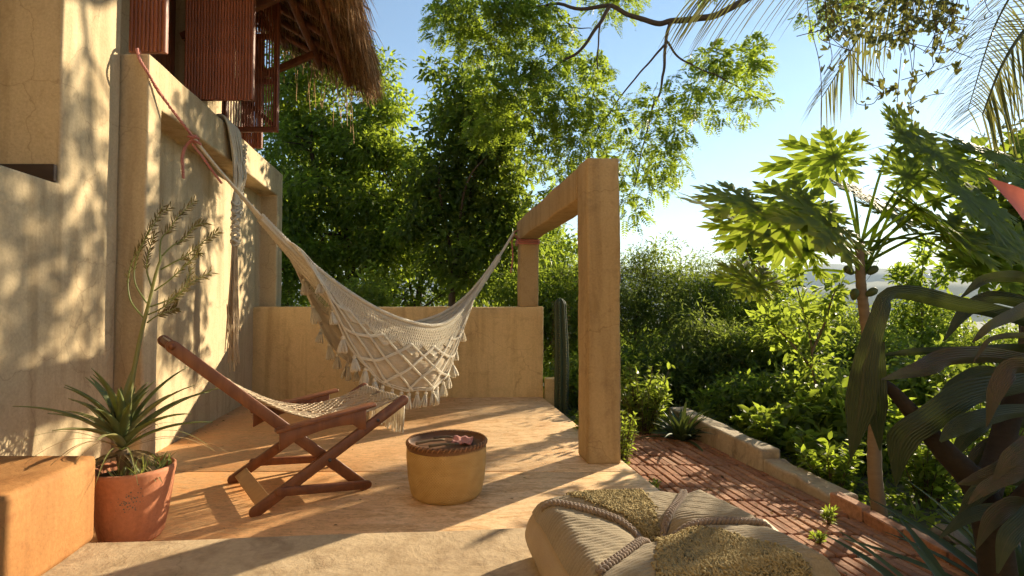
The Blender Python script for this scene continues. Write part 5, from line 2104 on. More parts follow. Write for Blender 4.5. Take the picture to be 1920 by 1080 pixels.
sapling(1545, 5.6, [[None, (1545, 800), (1525, 700), (1520, 640), (1500, 560), (1490, 520)], [(1522, 660), (1545, 610), (1560, 560), (1575, 530)], [(1522, 690), (1480, 640), (1440, 600)]], 'leafy lime sapling on a thin bare stem beyond the kerb', 130, 0.13, seed=3)
sapling(1430, 8.0, [[None, (1430, 620), (1425, 520), (1420, 440), (1430, 400)], [(1425, 520), (1400, 470), (1390, 440)], [(1424, 500), (1450, 450), (1470, 430)]], 'taller sapling with green leaves under the left papaya leaves', 150, 0.15, 'leaf_mid', 4)
sapling(1730, 8.6, [[None, (1728, 570), (1730, 500), (1735, 455)], [(1729, 560), (1770, 520), (1800, 490)], [(1729, 570), (1700, 530), (1680, 510)]], 'leafy green sapling right of the papaya trunk', 200, 0.13, 'leaf_mid', 6)


# ------------------------------------------------------------------ papaya
def papaya_leaf(seed, size):
    """palmate leaf, seven lobes each cut into pointed side lobes; stalk end at the origin, lies in XY, front along +X"""
    r = random.Random(seed)
    mb = MB()
    angs = [0, 36, -36, 74, -74, 114, -114, 150, -150]
    lens = [1.0, 0.95, 0.95, 0.84, 0.84, 0.66, 0.66, 0.42, 0.42]
    for k, (a, l) in enumerate(zip(angs, lens)):
        a = R(a + r.uniform(-5, 5))
        l = l * size * 0.5 * r.uniform(0.92, 1.06)
        d = np.array((math.cos(a), math.sin(a), 0))
        s = np.array((-math.sin(a), math.cos(a), 0))
        lift = 0.0012 * k
        dr = r.uniform(0.05, 0.18)

        def bend(p):
            rr = math.hypot(p[0], p[1])
            return np.array((p[0], p[1], lift - dr * rr * rr / (size * 0.5) + 0.03 * rr))
        u = np.linspace(0, 1, 9)
        P = np.array([bend(d * l * x) for x in u])
        W = l * np.array([0.06, 0.11, 0.09, 0.065, 0.075, 0.09, 0.075, 0.045, 0.003])
        strap(mb, P, W, s, 0.16, 0.30 + 0.5 * r.random(), 0.12, r.random() * 6)
        for q, (f, ls) in enumerate(((0.38, 0.36), (0.58, 0.40), (0.77, 0.28))):
            for sg in (1, -1):
                aa = R(42 - 6 * q + r.uniform(-6, 6)) * sg
                dd = d * math.cos(aa) + s * math.sin(aa)
                st = d * l * (f - 0.10)
                lsz = l * ls * r.uniform(.85, 1.1)
                P2 = np.array([bend(st + dd * lsz * x) + np.array((0, 0, 0.0006 * (q + 1))) for x in np.linspace(0, 1, 6)])
                W2 = lsz * np.array([0.13, 0.15, 0.165, 0.15, 0.09, 0.004])
                strap(mb, P2, W2, np.cross((0, 0, 1.0), dd), 0.22 * r.uniform(-.4, 1.2), 0.2 + 0.6 * r.random(), 0.15, r.random() * 6)
        # pale vein
        tube(mb, P + np.array((0, 0, -0.003)), np.linspace(0.004, 0.001, 9), 4, False, 1.0)
    me = mb.mesh('leaf', True)
    me.materials.append(M['leaf_papaya'])
    return me


def papaya(label, base, trunk_pts, top, spec, seed, fruit=True, mat=None):
    root = thing('papaya_tree', label, 'tree', 'papaya trees', tuple(base))
    mb = MB()
    P = spline([base] + trunk_pts + [top], 60)
    ring = 1 + 0.05 * np.sin(np.arange(60) * 2.4)
    tube(mb, P - base, np.linspace(0.045, 0.026, 60) * ring, 12, True, 0.6)
    mb.build('trunk', M['bark_pale'], root, smooth=True)
    metas = [papaya_leaf(seed + s, 1.0) for s in range(4)]
    for q, (hub, size, tilt, spin) in enumerate(spec):
        hub = np.asarray(hub)
        st = P[-1 - (q * 2) % 12]
        d = hub - st
        mid = (st + hub) / 2 + np.array((0, 0, 0.10 * np.linalg.norm(d)))
        mb = MB()
        tube(mb, spline([st - base, mid - base, hub - base], 14), np.linspace(0.011, 0.006, 14), 6, False, 0.8)
        mb.build('leaf_stalk', M['leaf_papaya'], root, smooth=True)
        o = link('leaf', metas[q % 4], None, root)
        out = nrm(np.array((d[0], d[1], 0.0)))
        yaw = math.atan2(out[1], out[0]) + spin
        # the blade hangs from its stalk, front lobe outward and down, upper face to the light
        nz = Vector((0.10 + random.gauss(0, .22), -0.62 + random.gauss(0, .2), 0.62 + tilt * 0.3))
        nz.normalize()
        fx = Vector((math.cos(yaw), math.sin(yaw), 0.0))
        fx = (fx - nz * fx.dot(nz)).normalized()
        fy = nz.cross(fx)
        m3 = Matrix((fx, fy, nz)).transposed()
        o.matrix_local = Matrix.Translation(Vector(hub - base)) @ m3.to_4x4() @ Matrix.Scale(size * 1.28, 4)
    if fruit:
        for q, (px, py) in enumerate([(1592, 507), (1590, 487), (1636, 507), (1602, 552), (1634, 548)]):
            mb = MB()
            th = np.linspace(0, math.pi, 9)
            lathe(mb, [(max(.0004, 0.026 * math.sin(a) * (1 + .2 * math.cos(a))), 0.040 * math.cos(a)) for a in th], 12)
            o = mb.build('fruit', M['fruit'], root, smooth=True)
            o.location = tuple(at(px, py, 3.46) - base)
            o.rotation_euler = (random.gauss(0, .2), (0.9 if px > 1610 else -0.9) if q != 3 else 0.1, 0)


pb = np.array((2.40, 3.52, gz(2.40, 3.52)))
PY = 3.50
spec = []
for px, py, dY, size, tilt, spin in [
        (1565, 295, 0.1, 0.80, -0.75, 0.2), (1505, 385, -0.15, 0.80, -0.35, 0.0), (1400, 375, 0.05, 0.66, -0.25, 0.1), (1515, 470, 0.25, 0.66, -0.70, 0.3),
        (1700, 330, 0.15, 0.74, -0.7, -0.2), (1750, 290, 0.25, 0.85, -0.75, 0.2), (1600, 360, 0.45, 0.70, -0.5, 0.1), (1800, 360, -0.05, 0.85, -0.45, 0.0), (1780, 440, 0.1, 0.80, -0.2, 0.0),
        (1870, 440, 0.2, 0.80, -0.3, 0.2), (1425, 535, 0.35, 0.62, 0.25, -0.2), (1660, 400, 0.55, 0.60, -0.5, 0.2), (1830, 500, 0.3, 0.70, -0.2, 0), (1690, 250, 0.5, 0.6, -0.9, 0.2), (1900, 360, 0.45, 0.8, -0.5, 0.0), (1440, 425, 0.3, 0.8, -0.3, 0.5), (1560, 420, -0.25, 0.75, -0.2, -0.4), (1720, 390, -0.1, 0.8, -0.3, 0.3), (1850, 290, 0.3, 0.85, -0.3, 0.4), (1360, 400, 0.2, 0.6, 0.0, -0.3)]:
    spec.append((at(px, py, PY + dY), size, tilt, spin))
papaya('papaya tree with wide deeply cut leaves and small green fruit beside the path', pb, [at(1640, 880, 3.51), at(1640, 740, 3.5), at(1628, 640, 3.5), at(1615, 540, 3.5)], at(1611, 455, 3.5), spec, 500)

# ------------------------------------------------------------------ dark large leaved tree at the right edge
b = np.array((5.6, 5.9, gz(5.6, 5.9)))
tree('large_leaved_tree', 'dark shaded tree with large leaves at the right edge of the view', 'tree', b, at(1890, 420, 5.6) + np.array((0.5, 0.1, 0)), (0.85, 0.6, 0.95), 34, 44, 0.33, 0.20, 0.10, 'leaf_dark', 0.10, 91, rich=True, bark='bark')
b = np.array((6.6, 6.6, gz(6.6, 6.6)))
tree('small_leaved_tree', 'sparse small leaved tree under the sun at the right edge', 'tree', b, at(1930, 330, 6.4) + np.array((0.2, 0, 0.1)), (0.5, 0.5, 1.0), 22, 46, 0.26, 0.085, 0.045, 'leaf_vine', 0.06, 92, rich=True)


# ------------------------------------------------------------------ hanging vine, top right
def heart_leaf(seed):
    mb = MB()
    pts = [(0, 0), (0.30, 0.42), (0.52, 0.30), (0.50, -0.05), (0.30, -0.50), (0.0, -1.0)]
    out = [(x, y, -0.12 * abs(x) - 0.06 * y * y) for x, y in pts] + [(-x, y, -0.12 * abs(x) - 0.06 * y * y) for x, y in pts[1:-1][::-1]]
    V = [(0, -0.2, 0.03)] + out
    n = len(out)
    mb.addl(V, [(0, i + 1, (i + 1) % n + 1) for i in range(n)], [0.15, 0.35, 0.55, 0.7, 1.0][seed % 5])
    me = mb.mesh('leaf')
    me.materials.append(M['leaf_vine'])
    return me


def vines():
    g = np.random.default_rng(17)
    root = thing('hanging_vine', 'hanging curtain of small heart shaped vine leaves at the upper right', 'vine', loc=tuple(at(1660, -60, 4.2)))
    base = np.array(root.location)
    ms = [heart_leaf(s) for s in range(5)]
    mb = MB()
    paths = []
    for k in range(34):
        px = 1545 + 290 * g.random()
        ln = g.uniform(60, 170) * (1 - 0.3 * abs(px - 1650) / 130)
        Y = 4.2 + g.uniform(-.35, .35)
        P = spline([at(px + g.normal() * 8, -50, Y), at(px + g.normal() * 12, 0.35 * ln, Y), at(px + g.normal() * 22, 0.7 * ln, Y), at(px + g.normal() * 30, ln, Y)], 24)
        paths.append((P, 4))
    for line, Y, k in [([(1560, 20), (1590, 90), (1625, 150), (1655, 175)], 4.2, 14), ([(1790, 20), (1770, 80), (1745, 130), (1700, 175)], 4.2, 12), ([(1510, -40), (1518, 40), (1535, 110), (1540, 160), (1540, 235)], 4.1, 6), ([(1545, -20), (1552, 60), (1560, 110), (1545, 140)], 4.2, 9), ([(1590, 90), (1600, 150), (1605, 192), (1635, 195), (1650, 180), (1680, 165)], 4.2, 5),
                       ([(1700, 60), (1710, 130), (1708, 190), (1712, 250)], 4.2, 12), ([(1600, 100), (1625, 150), (1660, 165), (1680, 160)], 4.3, 14), ([(1690, 150), (1745, 135), (1790, 120), (1800, 130)], 4.25, 12),
                       ([(1690, 100), (1683, 180), (1680, 235)], 4.2, 12), ([(1700, 200), (1740, 180), (1770, 175)], 4.2, 4), ([(1745, 100), (1780, 95), (1830, 60)], 4.1, 3)]:
        paths.append((spline([at(x, y, Y) for x, y in line], 26), k))
    n_tot = 0
    for P, k in paths:
        tube(mb, P - base, 0.0032, 4, False, 0.3)
    mb.build('stem', M['bark'], root)
    for P, k in paths:
        for q in range(k):
            if n_tot >= 298:
                break
            p = P[g.integers(3, len(P))] + g.normal(size=3) * 0.022
            o = link('leaf', ms[g.integers(0, 5) if g.random() < 0.9 else 4], None, root)
            o.location = tuple(p - base)
            s = g.uniform(0.026, 0.052)
            o.scale = (s, s, s)
            o.rotation_euler = (g.normal(1.3, .5), g.normal(0, .5), g.uniform(0, 6.28))
            n_tot += 1
    # the crowded leaves further up, too close together to tell apart
    mb = MB()
    k = 900
    px = 1545 + 250 * g.random(k) + g.normal(0, 12, k)
    py = -60 + 165 * g.random(k) ** 1.3 * (1 - 0.35 * np.abs(px - 1650) / 130)
    P = np.array([at(a, b_, 4.2 + g.uniform(-.45, .45)) for a, b_ in zip(px, py)]) - base
    leaves(mb, P, g.normal(size=(k, 3)) + (0, 0, -0.6), g.normal(size=(k, 3)), g.uniform(0.03, 0.065, k), g.uniform(0.025, 0.05, k), rich=True)
    tag(mb.build('leaf_mass', M['leaf_vine'], root), kind='stuff')


vines()


# ------------------------------------------------------------------ coconut palm beyond the right edge, two fronds in view
def palm():
    base = np.array((5.6, 4.6, gz(5.6, 4.6)))
    crown = np.array((5.3, 4.5, 4.25))
    root = thing('coconut_palm', 'coconut palm whose long drooping fronds hang into the top right corner', 'palm', loc=tuple(base))
    mb = MB()
    P = spline([base, base + (0.25, 0, 1.6), crown + (0.05, 0, -1.0), crown], 40)
    tube(mb, P - base, np.linspace(0.16, 0.10, 40) * (1 + 0.04 * np.sin(np.arange(40) * 2.2)), 12, True, 0.7)
    mb.build('trunk', M['bark_pale'], root, smooth=True)
    fr = [
        [crown, at(1900, -150, 4.4), at(1640, -120, 4.3), at(1430, -60, 4.2), at(1310, -14, 4.15)],
        [crown, at(2050, -80, 4.3), at(1935, 40, 4.1), at(1880, 120, 4.0), at(1842, 215, 3.95)],
    ]
    for a in (0.4, 1.3, 2.2, 4.4, 5.2):
        d = np.array((math.cos(a), math.sin(a), 0))
        fr.append([crown, crown + d * 0.9 + (0, 0, 0.6), crown + d * 1.8 + (0, 0, 0.35), crown + d * 2.5 + (0, 0, -0.5)])
    g = np.random.default_rng(8)
    for q, pts in enumerate(fr):
        P = spline(pts, 80)
        mb = MB()
        tube(mb, P - base, np.linspace(0.024, 0.005, 80), 6, False, 0.8)
        T = nrm(np.gradient(P, axis=0))
        n = 58
        for i in np.linspace(16, 79, n):
            i0 = int(i)
            for s in (1, -1):
                side = nrm(np.cross(T[i0], (0, 0, 1.0))) * s
                if q in (1,):
                    side = nrm(np.cross(T[i0], (0.3, -1.0, 0.2))) * s
                ln = (0.62 if q != 1 else 0.50) * (0.55 + 0.6 * math.sin(math.pi * min(1, (i - 10) / 74))) * g.uniform(.85, 1.1)
                d = nrm(T[i0] * (0.75 if q == 1 else 0.55) + side * 0.75 + g.normal(size=3) * .06)
                u = np.linspace(0, 1, 7)[:, None]
                dz = 0.55 if q != 1 else 0.25
                L_ = P[i0] + d * ln * u + np.array((0, 0, -dz)) * ln * u ** 1.7
                strap(mb, L_ - base, np.array([.6, 1, 1, .9, .75, .5, .1]) * 0.0085, None, 0.35, g.random())
        o = mb.build('frond', M['leaf_palm'], root, smooth=True)


palm()


# ------------------------------------------------------------------ dark wide leaved plant, right foreground
def cordyline():
    base = np.array((1.80, 1.72, -0.17))
    root = thing('cordyline', 'dark wide leaved plant with drooping leaves and slanting stem in the right foreground', 'plant', loc=tuple(base))
    mb = MB()
    S1 = spline([at(1880, 1140, 1.75), at(1860, 1000, 1.75), at(1835, 915, 1.78), at(1775, 850, 1.8), at(1715, 780, 1.82), at(1665, 725, 1.84), at(1630, 712, 1.85)], 50)
    tube(mb, S1 - base, np.concatenate([np.linspace(0.052, 0.044, 20), np.linspace(0.040, 0.016, 24), np.linspace(0.016, 0.006, 6)]), 12, True, 0.4)
    S2 = spline([at(1845, 930, 1.78), at(1870, 860, 1.85), at(1900, 760, 1.9), at(1960, 640, 1.95), at(1990, 560, 1.95)], 30)
    tube(mb, S2 - base, np.linspace(0.045, 0.025, 30), 10, True, 0.4)
    S3 = spline([at(1860, 1000, 1.75), at(1960, 900, 1.6), at(2010, 820, 1.6)], 16)
    tube(mb, S3 - base, np.linspace(0.04, 0.025, 16), 10, True, 0.4)
    mb.build('stem', M['bark_dark'], root, smooth=True)
    # each leaf: centre line in the picture (x, y, distance), half width in metres, tint
    LV = [
        ([(1990, 625, 1.95), (1880, 590, 1.9), (1790, 572, 1.85), (1710, 552, 1.8), (1665, 556, 1.78), (1645, 600, 1.77), (1622, 680, 1.77), (1612, 760, 1.78), (1595, 862, 1.8)], [.030, .045, .050, .046, .040, .042, .055, .075, .004], 0.35),
        ([(1650, 640, 1.80), (1640, 690, 1.80), (1640, 760, 1.80), (1650, 845, 1.82)], [.022, .050, .058, .004], 0.40),
        ([(1990, 690, 1.9), (1880, 672, 1.85), (1790, 672, 1.8), (1730, 692, 1.78), (1652, 712, 1.76)], [.030, .052, .060, .050, .004], 1.0),
        ([(1990, 655, 2.0), (1890, 655, 1.98), (1800, 660, 1.96), (1720, 660, 1.95), (1640, 668, 1.94)], [.025, .030, .030, .024, .004], 0.55),
        ([(1990, 700, 1.8), (1890, 725, 1.78), (1810, 745, 1.76), (1740, 790, 1.76), (1690, 830, 1.78), (1680, 912, 1.8)], [.05, .070, .075, .065, .070, .004], 0.30),
        ([(1990, 745, 2.05), (1900, 742, 2.03), (1830, 745, 2.0), (1770, 760, 1.98)], [.02, .030, .026, .003], 0.45),
        ([(1990, 770, 1.75), (1900, 775, 1.72), (1830, 790, 1.70), (1790, 805, 1.70), (1763, 828, 1.70)], [.030, .045, .050, .040, .006], 0.35),
        ([(1960, 560, 1.7), (1905, 590, 1.68), (1860, 610, 1.66), (1838, 628, 1.66), (1824, 642, 1.66)], [.03, .034, .022, .014, .003], 0.9),
        ([(1980, 640, 1.66), (1915, 630, 1.64), (1860, 636, 1.63), (1838, 660, 1.63), (1826, 678, 1.63)], [.022, .018, .012, .008, .002], 0.95),
        ([(1990, 840, 1.5), (1930, 850, 1.5), (1880, 880, 1.5), (1830, 900, 1.52), (1795, 908, 1.53)], [.035, .040, .036, .026, .003], 0.95),
        ([(1960, 880, 1.45), (1905, 890, 1.45), (1850, 915, 1.46), (1815, 945, 1.47)], [.035, .035, .026, .003], 0.9),
        ([(1990, 800, 1.45), (1940, 830, 1.45), (1895, 860, 1.45), (1860, 905, 1.46)], [.035, .040, .032, .003], 0.85),
        ([(1740, 806, 1.9), (1770, 840, 1.88), (1800, 880, 1.86), (1820, 925, 1.85)], [.004, .026, .034, .02], 0.3),
        ([(1980, 900, 1.5), (1940, 960, 1.48), (1890, 1010, 1.46), (1870, 1075, 1.45)], [.03, .04, .036, .004], 0.35),
    ]
    for q, (x0, y0, x1, y1, x2, y2, Yl, w_, t_) in enumerate([
            (1985, 600, 1860, 560, 1770, 640, 2.1, .034, 0.4), (1985, 760, 1850, 700, 1745, 770, 2.15, .034, 0.5), (1985, 820, 1860, 790, 1775, 880, 2.0, .036, 0.35),
            (1985, 560, 1900, 520, 1800, 560, 2.2, .030, 0.6), (1985, 860, 1880, 830, 1800, 905, 1.9, .032, 0.9), (1985, 930, 1880, 900, 1790, 990, 1.7, .034, 0.4),
            (1985, 985, 1900, 950, 1830, 1030, 1.55, .030, 0.8), (1985, 1040, 1880, 960, 1760, 1010, 1.65, .028, 0.3), (1985, 720, 1900, 690, 1850, 800, 1.6, .032, 0.95)]):
        LV.append(([(x0, y0, Yl + .05), ((x0 + x1) / 2, (y0 + y1) / 2 - 8, Yl), (x1, y1, Yl), ((x1 + x2) / 2 - 6, (y1 + y2) / 2 - 14, Yl), (x2, y2, Yl)], [w_ * .6, w_ * 1.2, w_ * 1.4, w_ * 1.1, .003], t_))
    for pts, W, t in LV:
        n = 26
        P = spline([at(*p) for p in pts], n)
        Wd = np.interp(np.linspace(0, 1, n), np.linspace(0, 1, len(W)), W)
        T = nrm(np.gradient(P, axis=0))
        view = nrm(P - np.array((0, 0, EYE)))
        S = nrm(np.cross(T, view + np.array((0.35, 0.15, 0.45))))
        for k in range(1, n):
            if np.dot(S[k], S[k - 1]) < 0:
                S[k] *= -1
        mb = MB()
        U = np.cross(S, T)
        Wc = Wd[:, None] * 0.64
        kk = np.linspace(0, 1, n)[:, None]
        ripple = 0.10 * np.sin(kk * 23 + t * 9)
        G = np.stack([P - base + S * Wc * f + U * Wc * (0.34 * abs(f) ** 1.3 + ripple * f * abs(f) + 0.045 * math.sin(q7 * math.pi / 2 + 0.3)) for q7, f in enumerate(np.linspace(-1, 1, 41))], 1)
        vein = np.clip(t + 0.22 * np.sin(np.arange(41) * math.pi / 2)[None, :] * np.ones((n, 1)) + 0.1 * rng.normal(size=(n, 1)), 0, 1)
        vein[:, 19:22] = min(1.0, t + 0.35)
        sheet(mb, G, vein.ravel())
        mb.build('leaf', M['leaf_cordy'], root, smooth=True)


cordyline()
# red leaf at the right edge belongs to a plant just outside
b = np.array((2.25, 2.05, -0.2))
rl = thing('red_leaved_plant', 'plant with pink red leaf reaching in at the right edge', 'plant', loc=tuple(b))
mb = MB()
tube(mb, spline([b, (2.3, 2.1, 0.6), at(2010, 520, 1.95)], 16) - b, np.linspace(0.022, 0.012, 16), 8, True, 0.4)
mb.build('stem', M['bark'], rl, smooth=True)
for pts, wmax in (([(2010, 520, 1.95), (1965, 450, 1.9), (1915, 385, 1.85), (1853, 334, 1.83)], 0.062), ([(2010, 520, 1.95), (2060, 420, 2.0), (2110, 360, 2.05)], 0.06), ([(2010, 520, 1.95), (2040, 540, 1.8), (2090, 600, 1.7)], 0.06)):
    put_leaf(rl, M['leaf_red'], spline([at(*p) for p in pts], 18) - b, np.interp(np.linspace(0, 1, 18), [0, .35, .65, .9, 1], [0.01, wmax, wmax * .9, wmax * .3, 0.002]), 0.25, None, np.array((0.55, 0.2, 0.8)))


# ------------------------------------------------------------------ agaves, cactus, low plants
def agave(label, base, n, ln, w, mat, name='agave', spread=(20, 80), seed=0, group=None, curl=0.55):
    r = random.Random(seed)
    base = np.asarray(base, float)
    root = thing(name, label, name.replace('_', ' '), group, tuple(base))
    for i in range(n):
        a = i * 2.39996 + r.uniform(-.2, .2)
        k = i / n
        el = R(spread[0] + (spread[1] - spread[0]) * k + r.uniform(-7, 7))
        l_ = ln * r.uniform(.75, 1.1)
        u = np.linspace(0, 1, 12)[:, None]
        d = np.array((math.cos(a) * math.cos(el), math.sin(a) * math.cos(el), math.sin(el)))
        P = np.array((math.cos(a), math.sin(a), 0)) * 0.02 + d * l_ * u + np.array((math.cos(a) * .35, math.sin(a) * .35, -curl * (1 - .5 * k))) * l_ * u ** 2.3 * 0.6
        put_leaf(root, M[mat], P, wprof(12, w * r.uniform(.8, 1.15), 0.3, 0.02, 0.6), 0.40, r.random())
    return root


g0 = lambda px, py: None
ag = at(1285, 830, 5.15)
agave('dark green agave at the far end of the brick path', (ag[0], 5.25, -0.14), 40, 0.46, 0.026, 'leaf_agave', seed=2, group='agaves')
agave('bromeliad like agave with long arching leaves at the bottom right corner', (1.72, 1.95, -0.17), 30, 0.62, 0.032, 'leaf_agave', seed=5, spread=(15, 74), group='agaves')
agave('agave with stiff upright leaves behind the slanting dark stem', (2.25, 2.3, -0.18), 30, 0.68, 0.034, 'leaf_agave', seed=6, spread=(25, 82), group='agaves', curl=0.3)
agave('agave low at the right edge beneath the drooping purple leaves', (1.78, 1.45, -0.17), 28, 0.55, 0.034, 'leaf_agave', seed=7, spread=(20, 75), group='agaves')


def cactus():
    b = np.array((0.60, 6.62, -0.19))
    root = thing('column_cactus', 'tall ribbed column cactus standing beside the back wall', 'cactus', loc=tuple(b))
    mb = MB()
    na, nz_ = 72, 50
    H = 1.47
    G = np.zeros((nz_, na + 1, 3))
    T_ = np.zeros((nz_, na + 1))
    for i in range(nz_):
        f = i / (nz_ - 1)
        z = H * (1 - (1 - f) ** 1.15)
        r0 = 0.078 * (0.92 + 0.08 * math.sin(f * 5)) * min(1, math.sqrt(max(0.0, (H - z) / 0.07)) if z > H - 0.07 else 1)
        a = np.arange(na + 1) * 2 * math.pi / na
        r = r0 * (1 + 0.20 * np.cos(a * 7))
        cx = 0.012 * math.sin(f * 4)
        G[i] = np.stack([cx + r * np.cos(a), r * np.sin(a), np.full(na + 1, z)], -1)
        T_[i] = 0.3 + 0.35 * np.cos(a * 7)
    sheet(mb, G, T_.ravel())
    mb.build('stem', M['cactus'], root, smooth=True)
    mb = MB()
    P0, P1 = [], []
    for k in range(7):
        a = k * 2 * math.pi / 7
        for z in np.arange(0.05, H - 0.05, 0.035):
            c = np.array((0.094 * math.cos(a), 0.094 * math.sin(a), z))
            for s in range(3):
                P0.append(c)
                P1.append(c + np.array((math.cos(a), math.sin(a), 0)) * 0.014 + rng.normal(size=3) * 0.009)
    segs(mb, P0, P1, 0.0009, 1.0)
    tag(mb.build('spines', M['leaf_dry'], root), kind='stuff')


cactus()


def bushy(label, base, h, w, n, ll, lw, mat, seed, name='low_plant', cat='plant', group=None, up=0.6):
    """several leafy stems from one foot"""
    g = np.random.default_rng(seed)
    base = np.asarray(base, float)
    root = thing(name, label, cat, group, tuple(base))
    mb, ml = MB(), MB()
    for k in range(n):
        a = g.uniform(0, 2 * math.pi)
        rr = w * math.sqrt(g.random())
        e = np.array((rr * math.cos(a), rr * math.sin(a), h * g.uniform(.55, 1.0)))
        P = spline([(0.2 * rr * math.cos(a), 0.2 * rr * math.sin(a), 0), e * (0.6, 0.6, 0.55), e], 12)
        tube(mb, P, np.linspace(0.005, 0.002, 12), 4, False, 0.5)
        m = 26
        i = g.integers(2, 12, m)
        d = nrm(g.normal(size=(m, 3)) * (1, 1, .5) + np.array((0, 0, up)))
        leaves(ml, P[i] + d * 0.01, d, np.array((0, 0, 1.0)) + g.normal(size=d.shape) * .4, ll * g.uniform(.6, 1.2, m), lw * g.uniform(.7, 1.2, m), rich=True)
    mb.build('stem', M['bark'], root)
    ml.build('foliage', M[mat], root)


q_ = 'low plants round the terrace'
bushy('sunlit herb with small leaves at the right foot of the front post', L(1.56, 4.28, -0.17), 0.52, 0.13, 22, 0.05, 0.018, 'leaf_lime', 1, group=q_)
bushy('bright bushy plant between the front post and the agave', at(1205, 815, 5.5) * (1, 1, 0) + (0, 0, -.19), 0.78, 0.30, 40, 0.085, 0.034, 'leaf_lime', 2, group=q_)
bushy('leafy plant between the cactus and the front post', (1.0, 6.0, -0.19), 0.40, 0.22, 34, 0.09, 0.035, 'leaf_mid', 3, group=q_)
bushy('dark leafy plant against the terrace edge left of the front post', (0.78, 5.15, -0.19), 0.35, 0.14, 26, 0.075, 0.030, 'leaf_dark', 4, group=q_)
bushy('plant behind the cactus foot beside the low wall stub', (1.0, 7.2, -0.19), 0.38, 0.28, 30, 0.09, 0.035, 'leaf_mid', 5, group=q_)
bushy('dark plant under the agave at the far end of the path', (1.35, 5.6, -0.19), 0.42, 0.25, 26, 0.09, 0.035, 'leaf_dark', 6, group=q_)
bushy('lime broad leaved plant just behind the tall kerb block', at(1440, 835, 5.1) * (1, 1, 0) + (0, 0, -.25), 0.42, 0.30, 16, 0.12, 0.085, 'leaf_lime', 7, group=q_)
bushy('yellow green broad leaved plant behind the lower kerb block', at(1530, 880, 4.5) * (1, 1, 0) + (0, 0, -.25), 0.38, 0.26, 16, 0.11, 0.075, 'leaf_lime', 8, group=q_)
bushy('green plant behind the near end of the lower kerb block', at(1560, 900, 4.0) * (1, 1, 0) + (0, 0, -.25), 0.42, 0.22, 20, 0.075, 0.035, 'leaf_mid', 9, group=q_)
bushy('green plant right of the papaya trunk foot', (3.0, 3.9, -0.25), 0.55, 0.3, 30, 0.085, 0.035, 'leaf_mid', 10, group=q_)
bushy('green plant at the right edge low behind the dark stem', (3.1, 3.2, -0.25), 0.6, 0.35, 30, 0.09, 0.035, 'leaf_mid', 11, group=q_)
bushy('taller green plant between papaya trunk and right edge', (3.7, 4.3, -0.3), 0.95, 0.4, 40, 0.085, 0.036, 'leaf_lime', 12, group=q_)
bushy('tiny weed sprouting between the bricks near the edging', L(2.42, 3.23, PZ), 0.10, 0.03, 5, 0.035, 0.012, 'leaf_lime', 13, 'weed', 'weed', 'weeds in the path')
bushy('tiny weed sprouting between the bricks beside the cushion', L(2.18, 2.98, PZ), 0.06, 0.03, 4, 0.03, 0.012, 'leaf_lime', 14, 'weed', 'weed', 'weeds in the path')
bushy('low weed at the terrace corner beside the bricks', L(1.60, 3.75, PZ), 0.09, 0.05, 6, 0.035, 0.012, 'leaf_mid', 15, 'weed', 'weed', 'weeds in the path')
# ground litter and cover
mb = MB()
k = 26000
X = rng.uniform(0.5, 9.5, k)
Y = rng.uniform(2.0, 12.0, k)
ok = ((X + 0.163 * Y) > 2.9) | (Y > 7.1) | (((X + 0.163 * Y) > 1.56) & (Y > 5.55))
X, Y = X[ok], Y[ok]
k = len(X)
Z = ground_h(X, Y)
A = np.stack([rng.normal(0, 1, k), rng.normal(0, 1, k), rng.uniform(0.0, 1.2, k)], -1)
leaves(mb, np.stack([X, Y, Z], -1), A, np.array((0, 0, 1.0)) + rng.normal(size=(k, 3)) * .6, rng.uniform(0.05, 0.13, k), rng.uniform(0.02, 0.05, k), rich=False)
tag(mb.build('ground_cover', M['leaf_dark']), 'low creeping leaves covering the soil beyond the kerb', 'ground cover', kind='stuff')
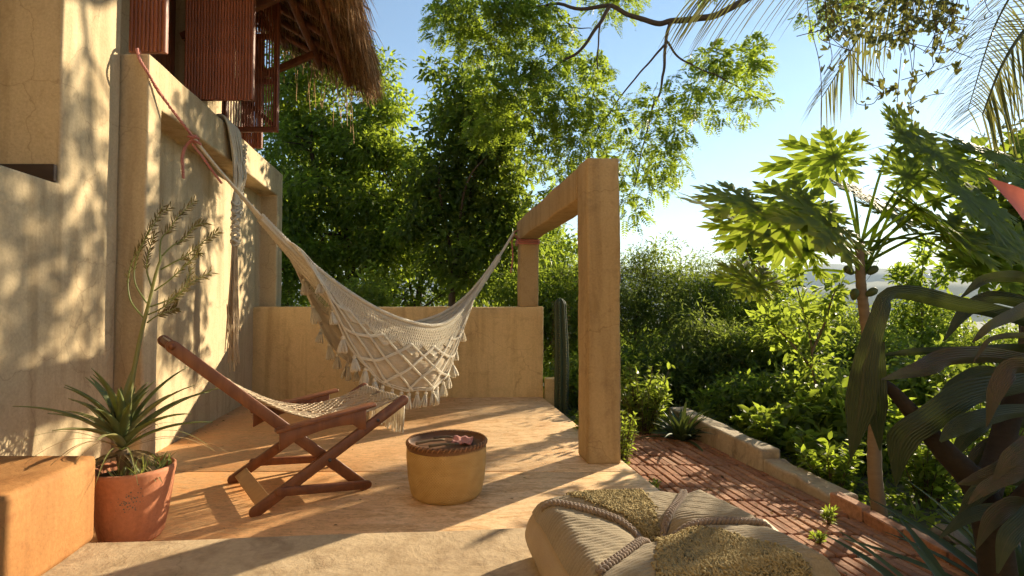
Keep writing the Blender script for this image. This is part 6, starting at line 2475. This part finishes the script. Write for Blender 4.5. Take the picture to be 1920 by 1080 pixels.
# a few stones by the papaya foot
for q, (x, y, s) in enumerate([(2.62, 3.22, 0.10), (2.82, 3.05, 0.13), (2.5, 3.0, 0.06)]):
    bm = bmesh.new()
    bmesh.ops.create_icosphere(bm, subdivisions=3, radius=s)
    for v in bm.verts:
        v.co *= 1 + 0.35 * noise.noise(v.co * 9 + Vector((q * 5, 0, 0)))
        v.co.z *= 0.6
    me = bpy.data.meshes.new('stone')
    bm.to_mesh(me); bm.free()
    o = link('stone', me, M['stone'])
    o.location = (x, y, gz(x, y) + s * 0.2)
    tag(o, ['grey stone between the papaya trunk and brick edging', 'largest grey stone right of the papaya trunk foot', 'smallest stone beside the brick edging'][q], 'stone', 'stones by the papaya')

mb = MB()
k = 150
lat = np.concatenate([rng.uniform(-1.9, 1.4, 60), np.full(50, LC) + np.abs(rng.normal(0, .10, 50)) + .02, rng.uniform(-1.9, 1.4, 40)])
yy = np.concatenate([rng.uniform(2.8, 6.6, 60), rng.uniform(3.95, 6.6, 50), 6.68 - np.abs(rng.normal(0, .06, 40))])
P = np.stack([lat - 0.163 * yy, yy, np.full(k, 0.005)], -1)
A = rng.normal(size=(k, 3)); A[:, 2] *= 0.15
leaves(mb, P, A, np.array((0, 0, 1.0)) + rng.normal(size=(k, 3)) * .3, rng.uniform(0.008, 0.034, k), rng.uniform(0.005, 0.013, k))
tag(mb.build('leaf_litter', M['leaf_dry']), 'few small dry leaves and crumbs lying on the terrace floor', 'litter', kind='stuff')
# ------------------------------------------------------------------ haze
mb = MB()
hexa(mb, [(-9100, -9100, -70), (9100, -9100, -70), (9100, 9100, -70), (-9100, 9100, -70), (-9100, -9100, 385), (9100, -9100, 385), (9100, 9100, 385), (-9100, 9100, 385)])
hm = bpy.data.materials.new('haze_air')
hm.use_nodes = True
nt = hm.node_tree
nt.nodes.remove(nt.nodes['Principled BSDF'])
pv = nt.nodes.new('ShaderNodeVolumePrincipled')
pv.inputs['Color'].default_value = (0.72, 0.86, 1.0, 1)
pv.inputs['Density'].default_value = 0.00014
pv.inputs['Anisotropy'].default_value = 0.0
nt.links.new(pv.outputs[0], nt.nodes['Material Output'].inputs['Volume'])
tag(mb.build('haze', hm), kind='stuff')
